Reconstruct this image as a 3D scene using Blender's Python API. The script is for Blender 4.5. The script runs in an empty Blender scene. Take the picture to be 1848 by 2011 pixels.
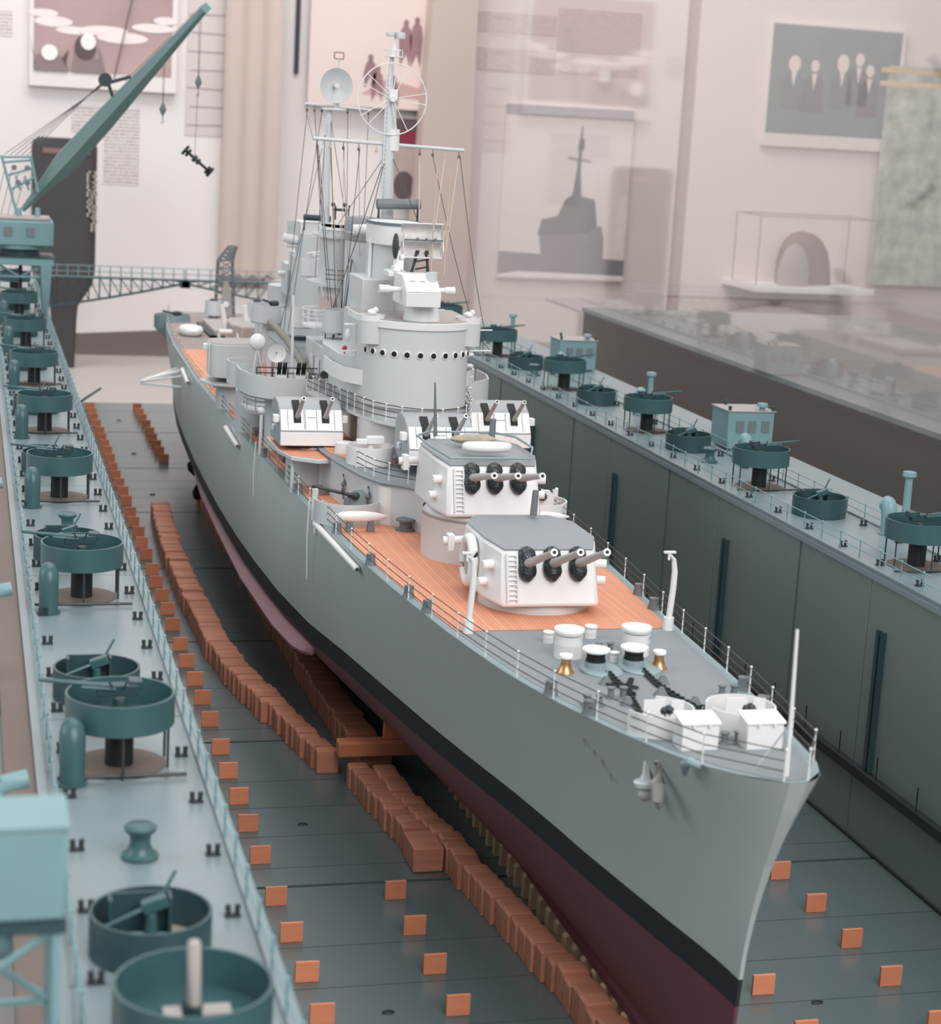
import bpy, math, random
from mathutils import Vector, Matrix
random.seed(7)
scene = bpy.context.scene
S = 0.01                      # one script unit is one centimetre of the display
PI = math.pi

# ---------------------------------------------------------------- camera
cam_d = bpy.data.cameras.new('camera'); cam = bpy.data.objects.new('camera', cam_d)
scene.collection.objects.link(cam); scene.camera = cam
cam_d.sensor_fit = 'VERTICAL'; cam_d.sensor_height = 24.0
cam_d.lens = 3720.8 / 2011 * 24.0
cam_d.clip_start = 0.02; cam_d.clip_end = 40
_yaw, _pitch, _roll = (0.26510, 0.20434, 0.05680)
_f = Vector((math.sin(_yaw)*math.cos(_pitch), math.cos(_yaw)*math.cos(_pitch), -math.sin(_pitch)))
_r = Vector((math.cos(_yaw), -math.sin(_yaw), 0)); _u = _r.cross(_f)
_r2 = _r*math.cos(_roll) + _u*math.sin(_roll); _u2 = -_r*math.sin(_roll) + _u*math.cos(_roll)
CAM = Vector((-29.301, -59.001, 39.911))
m = Matrix((( _r2.x, _u2.x, -_f.x), (_r2.y, _u2.y, -_f.y), (_r2.z, _u2.z, -_f.z))).to_4x4()
m.translation = CAM*S
cam.matrix_world = m
cam_d.dof.use_dof = True
cam_d.dof.focus_distance = 1.10
cam_d.dof.aperture_fstop = 16.0

# ---------------------------------------------------------------- world, lights, exposure
world = bpy.data.worlds.new('museum_air'); scene.world = world; world.use_nodes = True
bg = world.node_tree.nodes['Background']
bg.inputs[0].default_value = (0.90, 0.935, 0.955, 1); bg.inputs[1].default_value = 0.40
def area(name, loc, target, size, power, col, sy=None):
    d = bpy.data.lights.new(name, 'AREA'); o = bpy.data.objects.new(name, d); scene.collection.objects.link(o)
    d.shape = 'RECTANGLE'; d.size = size*S; d.size_y = (sy or size)*S; d.energy = power; d.color = col
    o.location = Vector(loc)*S
    o.rotation_euler = (Vector(target)-Vector(loc)).to_track_quat('-Z', 'Y').to_euler()
    return o
area('ceiling_panel_front', (30, -130, 150), (0, 50, 14), 150, 32, (1.0, 0.985, 0.97))
area('ceiling_panel_middle', (20, 110, 230), (0, 110, 0), 160, 15, (0.97, 0.985, 1.0))
area('fill_left', (-230, 60, 130), (-20, 60, 10), 150, 15, (0.84, 0.95, 1.0))  # unseen fill light added at the left to brighten the hull side
area('ceiling_panel_back', (-10, 235, 190), (0, 320, 40), 200, 22, (1.0, 0.955, 0.94), 60)
scene.view_settings.view_transform = 'Standard'; scene.view_settings.look = 'None'
scene.view_settings.gamma = 1.0; scene.view_settings.use_curve_mapping = False
scene.view_settings.exposure = 0.36

# ---------------------------------------------------------------- materials
def srgb(r, g, b):
    f = lambda c: (c/255/12.92) if c <= 10 else ((c/255+0.055)/1.055)**2.4
    return (f(r), f(g), f(b), 1)
def mat(name, col, rough=0.55, metal=0.0, var=0.08, scale=60, bump=0.0, spec=0.5):
    m = bpy.data.materials.new(name); m.use_nodes = True
    n = m.node_tree.nodes; l = m.node_tree.links; b = n['Principled BSDF']
    b.inputs['Roughness'].default_value = rough; b.inputs['Metallic'].default_value = metal
    b.inputs['Specular IOR Level'].default_value = spec
    c = srgb(*col)
    if var > 0:
        tc = n.new('ShaderNodeTexCoord'); no = n.new('ShaderNodeTexNoise')
        no.inputs['Scale'].default_value = scale; no.inputs['Detail'].default_value = 4
        l.new(tc.outputs['Object'], no.inputs['Vector'])
        mx = n.new('ShaderNodeMix'); mx.data_type = 'RGBA'
        mx.inputs[6].default_value = tuple(x*(1-var) for x in c[:3])+(1,)
        mx.inputs[7].default_value = tuple(min(1, x*(1+var)) for x in c[:3])+(1,)
        l.new(no.outputs['Fac'], mx.inputs[0]); l.new(mx.outputs[2], b.inputs['Base Color'])
        if bump > 0:
            bp = n.new('ShaderNodeBump'); bp.inputs['Strength'].default_value = bump; bp.inputs['Distance'].default_value = 0.0006
            n2 = n.new('ShaderNodeTexNoise'); n2.inputs['Scale'].default_value = scale*6
            l.new(tc.outputs['Object'], n2.inputs['Vector'])
            l.new(n2.outputs['Fac'], bp.inputs['Height']); l.new(bp.outputs['Normal'], b.inputs['Normal'])
    else: b.inputs['Base Color'].default_value = c
    return m
def stripes(name, c1, c2, axis, freq, duty=0.12, rough=0.6, grain=True):
    """painted or seamed lines at a fixed pitch along one object axis"""
    m = mat(name, c1, rough, var=0.0); n = m.node_tree.nodes; l = m.node_tree.links; b = n['Principled BSDF']
    tc = n.new('ShaderNodeTexCoord'); sp = n.new('ShaderNodeSeparateXYZ'); l.new(tc.outputs['Object'], sp.inputs[0])
    a = n.new('ShaderNodeMath'); a.operation = 'MULTIPLY'; a.inputs[1].default_value = freq
    l.new(sp.outputs[axis], a.inputs[0])
    fr = n.new('ShaderNodeMath'); fr.operation = 'FRACT'; l.new(a.outputs[0], fr.inputs[0])
    lt = n.new('ShaderNodeMath'); lt.operation = 'LESS_THAN'; lt.inputs[1].default_value = duty; l.new(fr.outputs[0], lt.inputs[0])
    fl = n.new('ShaderNodeMath'); fl.operation = 'FLOOR'; l.new(a.outputs[0], fl.inputs[0])
    wn = n.new('ShaderNodeTexWhiteNoise'); wn.noise_dimensions = '1D'; l.new(fl.outputs[0], wn.inputs['W'])
    mx0 = n.new('ShaderNodeMix'); mx0.data_type = 'RGBA'
    c = srgb(*c1); mx0.inputs[6].default_value = tuple(x*0.93 for x in c[:3])+(1,); mx0.inputs[7].default_value = tuple(min(1, x*1.07) for x in c[:3])+(1,)
    l.new(wn.outputs['Value'], mx0.inputs[0])
    mx = n.new('ShaderNodeMix'); mx.data_type = 'RGBA'; mx.inputs[7].default_value = srgb(*c2)
    l.new(mx0.outputs[2], mx.inputs[6]); l.new(lt.outputs[0], mx.inputs[0]); l.new(mx.outputs[2], b.inputs['Base Color'])
    return m
def textprint(name, paper, ink, pitch, ax='X'):
    """small unreadable print: broken dark lines on paper"""
    m = mat(name, paper, 0.8, var=0.0); n = m.node_tree.nodes; l = m.node_tree.links; b = n['Principled BSDF']
    tc = n.new('ShaderNodeTexCoord'); sp = n.new('ShaderNodeSeparateXYZ'); l.new(tc.outputs['Object'], sp.inputs[0])
    a = n.new('ShaderNodeMath'); a.operation = 'MULTIPLY'; a.inputs[1].default_value = 1/(pitch*S); l.new(sp.outputs['Z'], a.inputs[0])
    fr = n.new('ShaderNodeMath'); fr.operation = 'FRACT'; l.new(a.outputs[0], fr.inputs[0])
    lt = n.new('ShaderNodeMath'); lt.operation = 'LESS_THAN'; lt.inputs[1].default_value = 0.45; l.new(fr.outputs[0], lt.inputs[0])
    no = n.new('ShaderNodeTexNoise'); no.inputs['Scale'].default_value = 5/(pitch*S); no.inputs['Detail'].default_value = 1
    l.new(tc.outputs['Object'], no.inputs['Vector'])
    gt = n.new('ShaderNodeMath'); gt.operation = 'GREATER_THAN'; gt.inputs[1].default_value = 0.46; l.new(no.outputs['Fac'], gt.inputs[0])
    mu = n.new('ShaderNodeMath'); mu.operation = 'MULTIPLY'; l.new(lt.outputs[0], mu.inputs[0]); l.new(gt.outputs[0], mu.inputs[1])
    mx = n.new('ShaderNodeMix'); mx.data_type = 'RGBA'; mx.inputs[6].default_value = srgb(*paper); mx.inputs[7].default_value = srgb(*ink)
    l.new(mu.outputs[0], mx.inputs[0]); l.new(mx.outputs[2], b.inputs['Base Color'])
    return m
def wood(name, col, dark, scale=18):
    m = mat(name, col, 0.6, var=0.0); n = m.node_tree.nodes; l = m.node_tree.links; b = n['Principled BSDF']
    tc = n.new('ShaderNodeTexCoord'); mp = n.new('ShaderNodeMapping'); mp.inputs['Scale'].default_value = (2, 14, 26)
    oi = n.new('ShaderNodeObjectInfo'); l.new(tc.outputs['Object'], mp.inputs[0])
    cx = n.new('ShaderNodeCombineXYZ'); mm = n.new('ShaderNodeMath'); mm.operation = 'MULTIPLY'; mm.inputs[1].default_value = 9
    l.new(oi.outputs['Random'], mm.inputs[0]); l.new(mm.outputs[0], cx.inputs[0]); l.new(cx.outputs[0], mp.inputs['Location'])
    no = n.new('ShaderNodeTexNoise'); no.inputs['Scale'].default_value = scale; no.inputs['Detail'].default_value = 3
    l.new(mp.outputs[0], no.inputs['Vector'])
    mx = n.new('ShaderNodeMix'); mx.data_type = 'RGBA'; mx.inputs[6].default_value = srgb(*dark); mx.inputs[7].default_value = srgb(*col)
    l.new(no.outputs['Fac'], mx.inputs[0])
    hs = n.new('ShaderNodeHueSaturation'); mr = n.new('ShaderNodeMapRange')
    mr.inputs['To Min'].default_value = 0.86; mr.inputs['To Max'].default_value = 1.10
    l.new(oi.outputs['Random'], mr.inputs[0]); l.new(mr.outputs[0], hs.inputs['Value']); l.new(mx.outputs[2], hs.inputs['Color'])
    l.new(hs.outputs[0], b.inputs['Base Color'])
    return m
HULL = mat('hull_grey_paint', (184, 188, 186), 0.42, var=0.05, scale=8)
BLACK = mat('boot_topping_black', (34, 38, 44), 0.5, var=0.1)
RED = mat('antifouling_red', (112, 62, 72), 0.5, var=0.12, scale=20)
PINK = mat('bilge_keel_red', (136, 92, 102), 0.5)
DECKG = mat('deck_grey_paint', (133, 139, 143), 0.55, var=0.05)
WATERWAY = mat('waterway_blue_grey', (140, 158, 162), 0.5)
LIGHT = mat('superstructure_grey_paint', (204, 206, 208), 0.42, var=0.04, scale=30)
PALE = mat('pale_grey_paint', (230, 229, 229), 0.4, var=0.03)
ROOF = mat('roof_grey_paint', (142, 146, 150), 0.55)
BARREL = mat('gun_barrel_grey', (178, 172, 170), 0.4)
BORE = mat('black_bore', (16, 16, 18), 0.6, var=0)
BAG = mat('black_glossy_canvas', (40, 46, 49), 0.14, var=0.4, scale=120, bump=0.9)
DARKM = mat('dark_metal', (52, 58, 62), 0.5)
WIRE = mat('dark_rigging_wire', (70, 66, 66), 0.6, var=0)
LINE = mat('pale_rigging_cord', (206, 182, 168), 0.7, var=0)
BRASS = mat('polished_copper', (206, 156, 108), 0.3, 0.85, var=0.1)
WDECK = stripes('planked_wood_deck', (220, 150, 118), (198, 130, 100), 'X', 1/(0.24*S), 0.16)
ORANGE = wood('orange_stained_wood', (222, 142, 106), (204, 122, 88))
BLOCKW = wood('block_wood', (204, 140, 114), (178, 112, 88))
PALEW = wood('pale_post_wood', (208, 178, 150), (188, 150, 118))
TEAL = mat('teal_paint', (60, 93, 97), 0.35, var=0.08)
TEALD = mat('dark_teal_paint', (48, 74, 78), 0.4, var=0.08)
TEALL = mat('light_teal_paint', (122, 156, 161), 0.4, var=0.06)
WINGD = mat('wing_deck_paint', (128, 142, 146), 0.32, var=0.05, scale=10)
WINGW = mat('wing_wall_paint', (118, 131, 127), 0.42, var=0.07, scale=6)
FLOORM = mat('pontoon_deck_paint', (86, 100, 102), 0.26, var=0.10, scale=10, spec=0.9)
SEAMW = mat('wall_seam_grey', (84, 96, 94), 0.7, var=0)
SEAM = mat('seam_dark', (30, 38, 40), 0.7, var=0)
BROWN = mat('brown_paint_and_shadow', (112, 96, 88), 0.6)  # brown paint; under the gun tubs it stands for shadow and glue
GREYD = mat('medium_grey_paint', (112, 118, 122), 0.5)
PINKISH = mat('weathered_pinkish_grey', (168, 160, 156), 0.5)
MAROON = mat('maroon_paint', (120, 52, 48), 0.5)
BASEM = mat('plinth_greyish_laminate', (176, 168, 164), 0.45, var=0.06, scale=3)
FLOORR = mat('gallery_floor_stone', (124, 114, 110), 0.5, var=0.08, scale=2)
WALLM = mat('white_wall_paint', (226, 219, 217), 0.8, var=0.03, scale=2)
PANELM = mat('exhibition_board_white', (228, 221, 219), 0.8, var=0.02, scale=2)
PINKP = mat('exhibition_board_pinkish', (222, 205, 202), 0.8, var=0.02, scale=2)
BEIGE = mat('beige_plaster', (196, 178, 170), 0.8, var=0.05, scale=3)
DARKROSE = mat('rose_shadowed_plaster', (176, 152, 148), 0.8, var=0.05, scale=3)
MUSE = mat('dark_brown_lacquer', (66, 62, 64), 0.5, var=0.25, scale=5)

# ---------------------------------------------------------------- mesh building
class MB:
    def __init__(s): s.v = []; s.f = []
    def add(s, vs, fs):
        k = len(s.v); s.v += [tuple(p) for p in vs]; s.f += [tuple(i+k for i in f) for f in fs]; return s
    def box(s, x0, x1, y0, y1, z0, z1):
        return s.add([(x0,y0,z0),(x1,y0,z0),(x1,y1,z0),(x0,y1,z0),(x0,y0,z1),(x1,y0,z1),(x1,y1,z1),(x0,y1,z1)],
                     [(0,3,2,1),(4,5,6,7),(0,1,5,4),(1,2,6,5),(2,3,7,6),(3,0,4,7)])
    def obox(s, c, d, rz=0.0, rx=0.0, ry=0.0):
        M = Matrix.Rotation(rz, 3, 'Z') @ Matrix.Rotation(ry, 3, 'Y') @ Matrix.Rotation(rx, 3, 'X')
        a = MB().box(-d[0]/2, d[0]/2, -d[1]/2, d[1]/2, -d[2]/2, d[2]/2)
        return s.add([tuple(M @ Vector(p) + Vector(c)) for p in a.v], a.f)
    def rings(s, rs, cap0=True, cap1=True, close=True):
        n = len(rs[0]); k = len(s.v)
        for r in rs: s.v += [tuple(p) for p in r]
        for i in range(len(rs)-1):
            for j in range(n if close else n-1):
                a = k+i*n+j; b = k+i*n+(j+1) % n
                s.f.append((a, b, b+n, a+n))
        if cap0: s.f.append(tuple(k+j for j in range(n))[::-1])
        if cap1: s.f.append(tuple(k+(len(rs)-1)*n+j for j in range(n)))
        return s
    def frame(s, d):
        d = Vector(d).normalized(); a = Vector((0,0,1)) if abs(d.z) < 0.9 else Vector((0,1,0))
        u = d.cross(a).normalized(); return u, u.cross(d).normalized()
    def cyl(s, p0, p1, r0, r1=None, n=12, caps=True):
        r1 = r0 if r1 is None else r1; p0 = Vector(p0); p1 = Vector(p1); u, w = s.frame(p1-p0)
        R = lambda p, r: [p+u*math.cos(2*PI*j/n)*r+w*-math.sin(2*PI*j/n)*r for j in range(n)]
        return s.rings([R(p0, r0), R(p1, r1)], caps, caps)
    def bar(s, p0, p1, r): return s.cyl(p0, p1, r, r, 5)
    def tube(s, pts, r, n=8, closed=False):
        pts = [Vector(p) for p in pts]; N = len(pts); rs = []
        rr = r if isinstance(r, (list, tuple)) else [r]*N
        for i, p in enumerate(pts):
            if closed: d = pts[(i+1) % N]-pts[i-1]
            else: d = pts[min(i+1, N-1)]-pts[max(i-1, 0)]
            u, w = s.frame(d)
            rs.append([p+u*math.cos(2*PI*j/n)*rr[i]-w*math.sin(2*PI*j/n)*rr[i] for j in range(n)])
        if closed: rs.append(rs[0]); return s.rings(rs, False, False)
        return s.rings(rs)
    def lathe(s, c, prof, n=24, axis='z', a0=0, a1=2*PI):
        full = abs(a1-a0-2*PI) < 1e-6; m_ = n if full else n+1; rs = []
        for r, h in prof:
            ring = []
            for j in range(m_):
                a = a0+(a1-a0)*j/n; q = (r*math.cos(a), r*math.sin(a), h)
                if axis == 'y': q = (q[0], q[2], -q[1]) if True else q
                if axis == 'x': q = (q[2], q[0], q[1])
                ring.append((c[0]+q[0], c[1]+q[1], c[2]+q[2]))
            rs.append(ring)
        return s.rings(rs, full, full, full)
    def wall(s, c, ro, z0, z1, t=0.1, a0=0, a1=2*PI, n=32, sx=1.0, sy=1.0):
        """upright curved plate, open on top"""
        full = abs(a1-a0-2*PI) < 1e-6; k = n if full else n+1
        R = lambda r, z: [(c[0]+sx*r*math.cos(a0+(a1-a0)*j/n), c[1]+sy*r*math.sin(a0+(a1-a0)*j/n), z) for j in range(k)]
        b = len(s.v); rr = [R(ro, z0), R(ro, z1), R(ro-t, z1), R(ro-t, z0)]
        for r in rr: s.v += r
        for i in range(4):
            i2 = (i+1) % 4
            for j in range(k if full else k-1):
                j2 = (j+1) % k
                s.f.append((b+i*k+j, b+i*k+j2, b+i2*k+j2, b+i2*k+j))
        if not full: s.f += [(b, b+k, b+2*k, b+3*k), (b+k-1, b+4*k-1, b+3*k-1, b+2*k-1)]
        return s
    def plate(s, path, z0, z1, t=0.1):
        """upright plate following a plan path, open on top"""
        P = [Vector((p[0], p[1])) for p in path]; n = len(P); o = []; q = []
        for i in range(n):
            d = (P[min(i+1, n-1)]-P[max(i-1, 0)]).normalized(); nn = Vector((-d.y, d.x))*t/2
            o.append(P[i]+nn); q.append(P[i]-nn)
        loop = o+q[::-1]
        zz = lambda z: z if callable(z) else (lambda p: z)
        return s.rings([[(p.x, p.y, zz(z0)(p)) for p in loop], [(p.x, p.y, zz(z1)(p)) for p in loop]])
    def prism(s, poly, z0, z1, poly2=None):
        poly2 = poly2 or poly
        return s.rings([[(p[0], p[1], z0) for p in poly], [(p[0], p[1], z1) for p in poly2]])
    def sph(s, c, rx, ry=None, rz=None, n=14, m_=8):
        ry = rx if ry is None else ry; rz = rx if rz is None else rz
        rs = []
        for i in range(m_+1):
            t = -PI/2+PI*i/m_; t = max(-PI/2+0.03, min(PI/2-0.03, t))
            rs.append([(c[0]+rx*math.cos(t)*math.cos(2*PI*j/n), c[1]+ry*math.cos(t)*math.sin(2*PI*j/n), c[2]+rz*math.sin(t)) for j in range(n)])
        return s.rings(rs)
    def quad(s, a, b, c, d): return s.add([a, b, c, d], [(0,1,2,3)])
    def flat(s, poly, y, t=0.03):
        """flat printed shape on an upright board, poly in (x, z), facing -y"""
        return s.rings([[(p[0], y, p[1]) for p in poly], [(p[0], y-t, p[1]) for p in poly]])
ORI = {}
def link(o, parent=None):
    scene.collection.objects.link(o)
    if parent is not None: o.parent = parent
    return o
def empty(name, loc, label=None, cat=None, group=None, parent=None):
    o = bpy.data.objects.new(name, None); o.empty_display_size = 0.01
    base = ORI.get(parent, Vector((0,0,0))) if parent is not None else Vector((0,0,0))
    link(o, parent); o.location = (Vector(loc)-base)*S; ORI[o] = Vector(loc)
    if label: o['label'] = label
    if cat: o['category'] = cat
    if group: o['group'] = group
    return o
def obj(name, mb, material, parent=None, bevel=0, sharp=38, at=None, kind=None, label=None, cat=None, group=None):
    """mesh object; coordinates in mb are absolute unless `at` gives its place (then local)"""
    base = ORI.get(parent, Vector((0,0,0))) if parent is not None else Vector((0,0,0))
    me = bpy.data.meshes.new(name)
    org = Vector(at) if at is not None else base
    off = Vector((0,0,0)) if at is not None else base
    me.from_pydata([((x-off.x)*S, (y-off.y)*S, (z-off.z)*S) for x, y, z in mb.v], [], mb.f); me.validate(); me.update()
    for p in me.polygons: p.use_smooth = True
    me.set_sharp_from_angle(angle=math.radians(sharp))
    me.materials.append(material)
    o = bpy.data.objects.new(name, me); link(o, parent)
    if at is not None: o.location = (org-base)*S
    ORI[o] = org
    if bevel:
        b = o.modifiers.new('edge', 'BEVEL'); b.width = bevel*S; b.segments = 2; b.limit_method = 'ANGLE'; b.angle_limit = math.radians(40)
    if kind: o['kind'] = kind
    if label: o['label'] = label
    if cat: o['category'] = cat
    if group: o['group'] = group
    return o
def copy_tree(o, parent=None, loc=None, label=None, scale=None, rz=None):
    c = o.copy(); scene.collection.objects.link(c); c.parent = parent
    if loc is not None:
        base = ORI.get(parent, Vector((0,0,0))) if parent is not None else Vector((0,0,0))
        c.location = (Vector(loc)-base)*S; ORI[c] = Vector(loc)
    if rz is not None: c.rotation_euler = (0, 0, rz)
    if label: c['label'] = label
    for ch in list(o.children): copy_tree(ch, c)
    return c
def lerp(tab, x):
    if x <= tab[0][0]: return tab[0][1]
    for (a, va), (b, vb) in zip(tab, tab[1:]):
        if x <= b: t = (x-a)/(b-a); return va+(vb-va)*t
    return tab[-1][1]
def smooth(tab, x):
    """Catmull-like smooth table lookup"""
    h = 1.2; return (lerp(tab, x-h)+2*lerp(tab, x)+lerp(tab, x+h))/4
ORD = ['first','second','third','fourth','fifth','sixth','seventh','eighth','ninth','tenth','eleventh','twelfth','thirteenth','fourteenth','fifteenth','sixteenth','seventeenth','eighteenth','nineteenth','twentieth']
def nth(i):
    if i < 20: return ORD[i]
    t = {2:'twenty', 3:'thirty', 4:'forty', 5:'fifty', 6:'sixty', 7:'seventy', 8:'eighty', 9:'ninety'}
    n = i+1
    if n % 10 == 0: return {2:'twentieth',3:'thirtieth',4:'fortieth',5:'fiftieth',6:'sixtieth',7:'seventieth',8:'eightieth',9:'ninetieth'}[n//10]
    return t[n//10]+'-'+ORD[n % 10-1]
# ================================================================ setting
def struct(name, mb, material, **k): o = obj(name, mb, material, **k); o['kind'] = 'structure'; return o
struct('floor', MB().box(-420, 420, -260, 336, -46, -44), FLOORR)
struct('wall_back', MB().box(-420, 420, 330, 336, -46, 190), WALLM)
base = empty('display_plinth', (0, 80, -44), 'broad low grey-beige laminate plinth under the dock model', 'plinth')
obj('plinth_top', MB().box(-150, 42.5, -70, 302.5, -9.0, -7.5), BASEM, base, bevel=0.2)
obj('plinth_body', MB().box(-148, 40.5, -66, 301, -44, -9.0), BASEM, base)

# exhibition boards on the wall (all flat things stand just in front of the wall)
YB = 300.0
def q(*c): return list(c)
def board(name, x0, x1, z0, z1, material, label, cat, y=YB, t=1.2, **k):
    return obj(name, MB().box(x0, x1, y, y+t, z0, z1), material, label=label, cat=cat, bevel=0.05, **k)
def W(a): return (a[0], a[2])
# left white board
A = (16.41, 300.00, 58.70); B = (18.14, 300.00, 6.60); Cc = (-10.40, 300.00, -4.93); D = (8.12, 300.00, -2.54)
lb = empty('exhibition_board', (-20, YB, -7.5), 'large white exhibition board at the left behind the crane boom', 'board')
obj('panel', MB().prism([(-70, YB), (A[0], YB), (A[0], YB+1.5), (-70, YB+1.5)], 6, 75), PANELM, lb)
obj('lower_panel', MB().rings([[(-70, YB+.1, 6), (D[0]+34, YB+.1, 6), (D[0]+34, YB+.1, D[2]+2.5), (-70, YB+.1, Cc[2]-2)], [(-70, YB+1.2, 6), (D[0]+34, YB+1.2, 6), (D[0]+34, YB+1.2, D[2]+2.5), (-70, YB+1.2, Cc[2]-2)]]), PANELM, lb)
TXT = textprint('board_print', (222, 214, 212), (150, 140, 140), 0.62)
TXTP = textprint('board_print_pink', (214, 196, 194), (168, 146, 146), 0.55)
def textblock(parent, a, b, mt=TXT, y=YB):
    x0, x1 = min(a[0], b[0]), max(a[0], b[0]); z0, z1 = min(a[2], b[2]), max(a[2], b[2])
    obj('printed_text', MB().box(x0, x1, y-.06, y, z0, z1), mt, parent)
textblock(lb, (-5.30, 300.00, 38.30), (1.13, 300.00, 24.37))
textblock(lb, (-11.22, 300.00, 38.43), (-5.41, 300.00, 33.55))
textblock(lb, (-25.63, 300.00, 54.05), (-21.72, 300.00, 49.72))
# brick edge strip of the board beside the pillar
p0 = (9.27, 300.00, 58.21); p1 = (17.14, 300.00, 33.98)
bs = obj('stone_course_print', MB().box(p0[0], p1[0], YB-.1, YB, p1[2], p0[2]+14), mat('pale_stone_print', (206, 196, 194), 0.8, var=0.06, scale=9), lb)
mb = MB()
for i in range(8):
    z = p1[2]+2+i*3.3; mb.obox(((p0[0]+p1[0])/2+(i % 2)*.6-.3, YB-.12, z), (p1[0]-p0[0]-1.2, .06, .22), ry=0.03*((i*7) % 3-1))
obj('joint_line', mb, mat('joint_grey', (160, 150, 150), 0.8), bs)
# --- framed photograph: sailors watching ice floes
a = (-18.81, 299.00, 58.86); b = (7.53, 299.00, 41.95)
ph = empty('framed_photograph', (a[0], 299, b[2]), 'framed sepia photograph of two sailors in white caps looking over a sea with ice floes', 'photograph')
obj('frame', MB().box(a[0], b[0], 298.6, 300, b[2]-.6, a[2]+6), PANELM, ph, bevel=0.1)
FX0 = a[0]+.8; FX1 = b[0]-1.0; FZ0 = b[2]+2.2
SEA = mat('print_mauve_sea', (176, 150, 148), 0.7, var=0.28, scale=6)
SEA.node_tree.nodes['Noise Texture'].inputs['Scale'].default_value = 9
obj('print_sea', MB().flat([(FX0, FZ0), (FX1, FZ0), (FX1, a[2]+5), (FX0, a[2]+5)], 298.6), SEA, ph)
def E(c, rx, rz, n=20, rot=0): return [(c[0]+rx*math.cos(2*PI*i/n)*math.cos(rot)-rz*math.sin(2*PI*i/n)*math.sin(rot), c[2]+rx*math.cos(2*PI*i/n)*math.sin(rot)+rz*math.sin(2*PI*i/n)*math.cos(rot)) for i in range(n)]
ICE = mat('print_ice', (236, 222, 220), 0.7); CAPW = mat('print_white', (240, 234, 230), 0.7); DRK = mat('print_dark_sepia', (92, 76, 78), 0.7, var=0.3, scale=30); GRP = mat('print_grey_coat', (140, 122, 122), 0.7, var=0.2, scale=20)
for fi, (c, rx, rz) in enumerate([((-14.58, 299.00, 52.81),3.4,.9), ((-16.37, 299.00, 54.19),2.6,.7), ((-10.99, 299.00, 51.45),3.2,.7), ((-5.58, 299.00, 51.80),4.2,.8), ((-2.39, 299.00, 50.66),4.6,1.0), ((3.04, 299.00, 52.72),3.8,.8), ((5.31, 299.00, 54.13),2.2,.7), ((-7.84, 299.00, 51.47),2.4,.6)]):
    obj('print_ice_floe', MB().flat(E(c, rx, rz), 298.57-.012*fi, .006), ICE, ph)
for (hx, hz, r, bx) in [(97, 103, 15, 100), (174, 83, 14, 174)]:
    pass
c1 = (-15.24, 299.00, 47.35); c2 = (-8.44, 299.00, 49.65)
b1 = (-17.97, 299.00, 43.26); b2 = (-11.34, 299.00, 43.65); b3 = (-5.18, 299.00, 43.48)
obj('print_coat', MB().flat([(b1[0], FZ0), (b1[0], c1[2]-.5), (c1[0]-3.4, c1[2]+2.6), (c1[0]-2.6, c1[2]-1.6), (c1[0]+1.8, c1[2]-1.4), (c1[0]+3.4, c1[2]+.8), (b2[0]-1, c1[2]-1.5), (b2[0]-.6, FZ0)], 298.4), DRK, ph)
obj('print_coat', MB().flat([(b1[0], FZ0), (b1[0]+.4, FZ0+2.6), (c1[0]-.5, FZ0+3.6), (b2[0]-2, FZ0+2.6), (b2[0]-.4, FZ0)], 298.34), GRP, ph)
obj('print_coat', MB().flat([(b2[0], FZ0), (b2[0]+.6, FZ0+4.6), (c2[0]-1.6, c2[2]-3.0), (c2[0]+1.9, c2[2]-3.0), (b3[0]-1.4, FZ0+4.8), (b3[0], FZ0)], 298.4), GRP, ph)
obj('print_hair', MB().flat(E((c2[0]-.5, 0, c2[2]-1.0), 1.9, 2.2), 298.3), DRK, ph)
obj('print_white_cap', MB().flat(E(c2, 1.35, 1.45), 298.2), CAPW, ph)
obj('print_white_cap', MB().flat(E(c1, 1.45, 1.4), 298.2), CAPW, ph)
w0 = (-0.55, 299.00, 59.27); w1 = (-3.90, 299.00, 43.37)
obj('print_mast_line', MB().flat([(w0[0], w0[2]), (w0[0]+.22, w0[2]), (w1[0]+.22, w1[2]), (w1[0], w1[2])], 298.1), DRK, ph)
# --- hanging beige cloth between the boards
a = (16.04, 297.00, 61.23); b = (26.72, 297.00, 8.61)
mb = MB(); nx = 14
top = [(a[0]+(b[0]-a[0])*i/nx, 297+.35*math.sin(i*1.3)) for i in range(nx+1)]
rs = []
for k in range(9):
    z = a[2]+8-(a[2]+8-b[2])*k/8
    rs.append([(x, y, z+(0.5*math.sin(i*1.7) if k == 8 else 0)) for i, (x, y) in enumerate(top)]+[(x, y+.5, z) for x, y in top[::-1]])
obj('hanging_banner', mb.rings(rs), BEIGE, label='plain beige cloth banner hanging between the white boards behind the mast', cat='banner')
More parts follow.
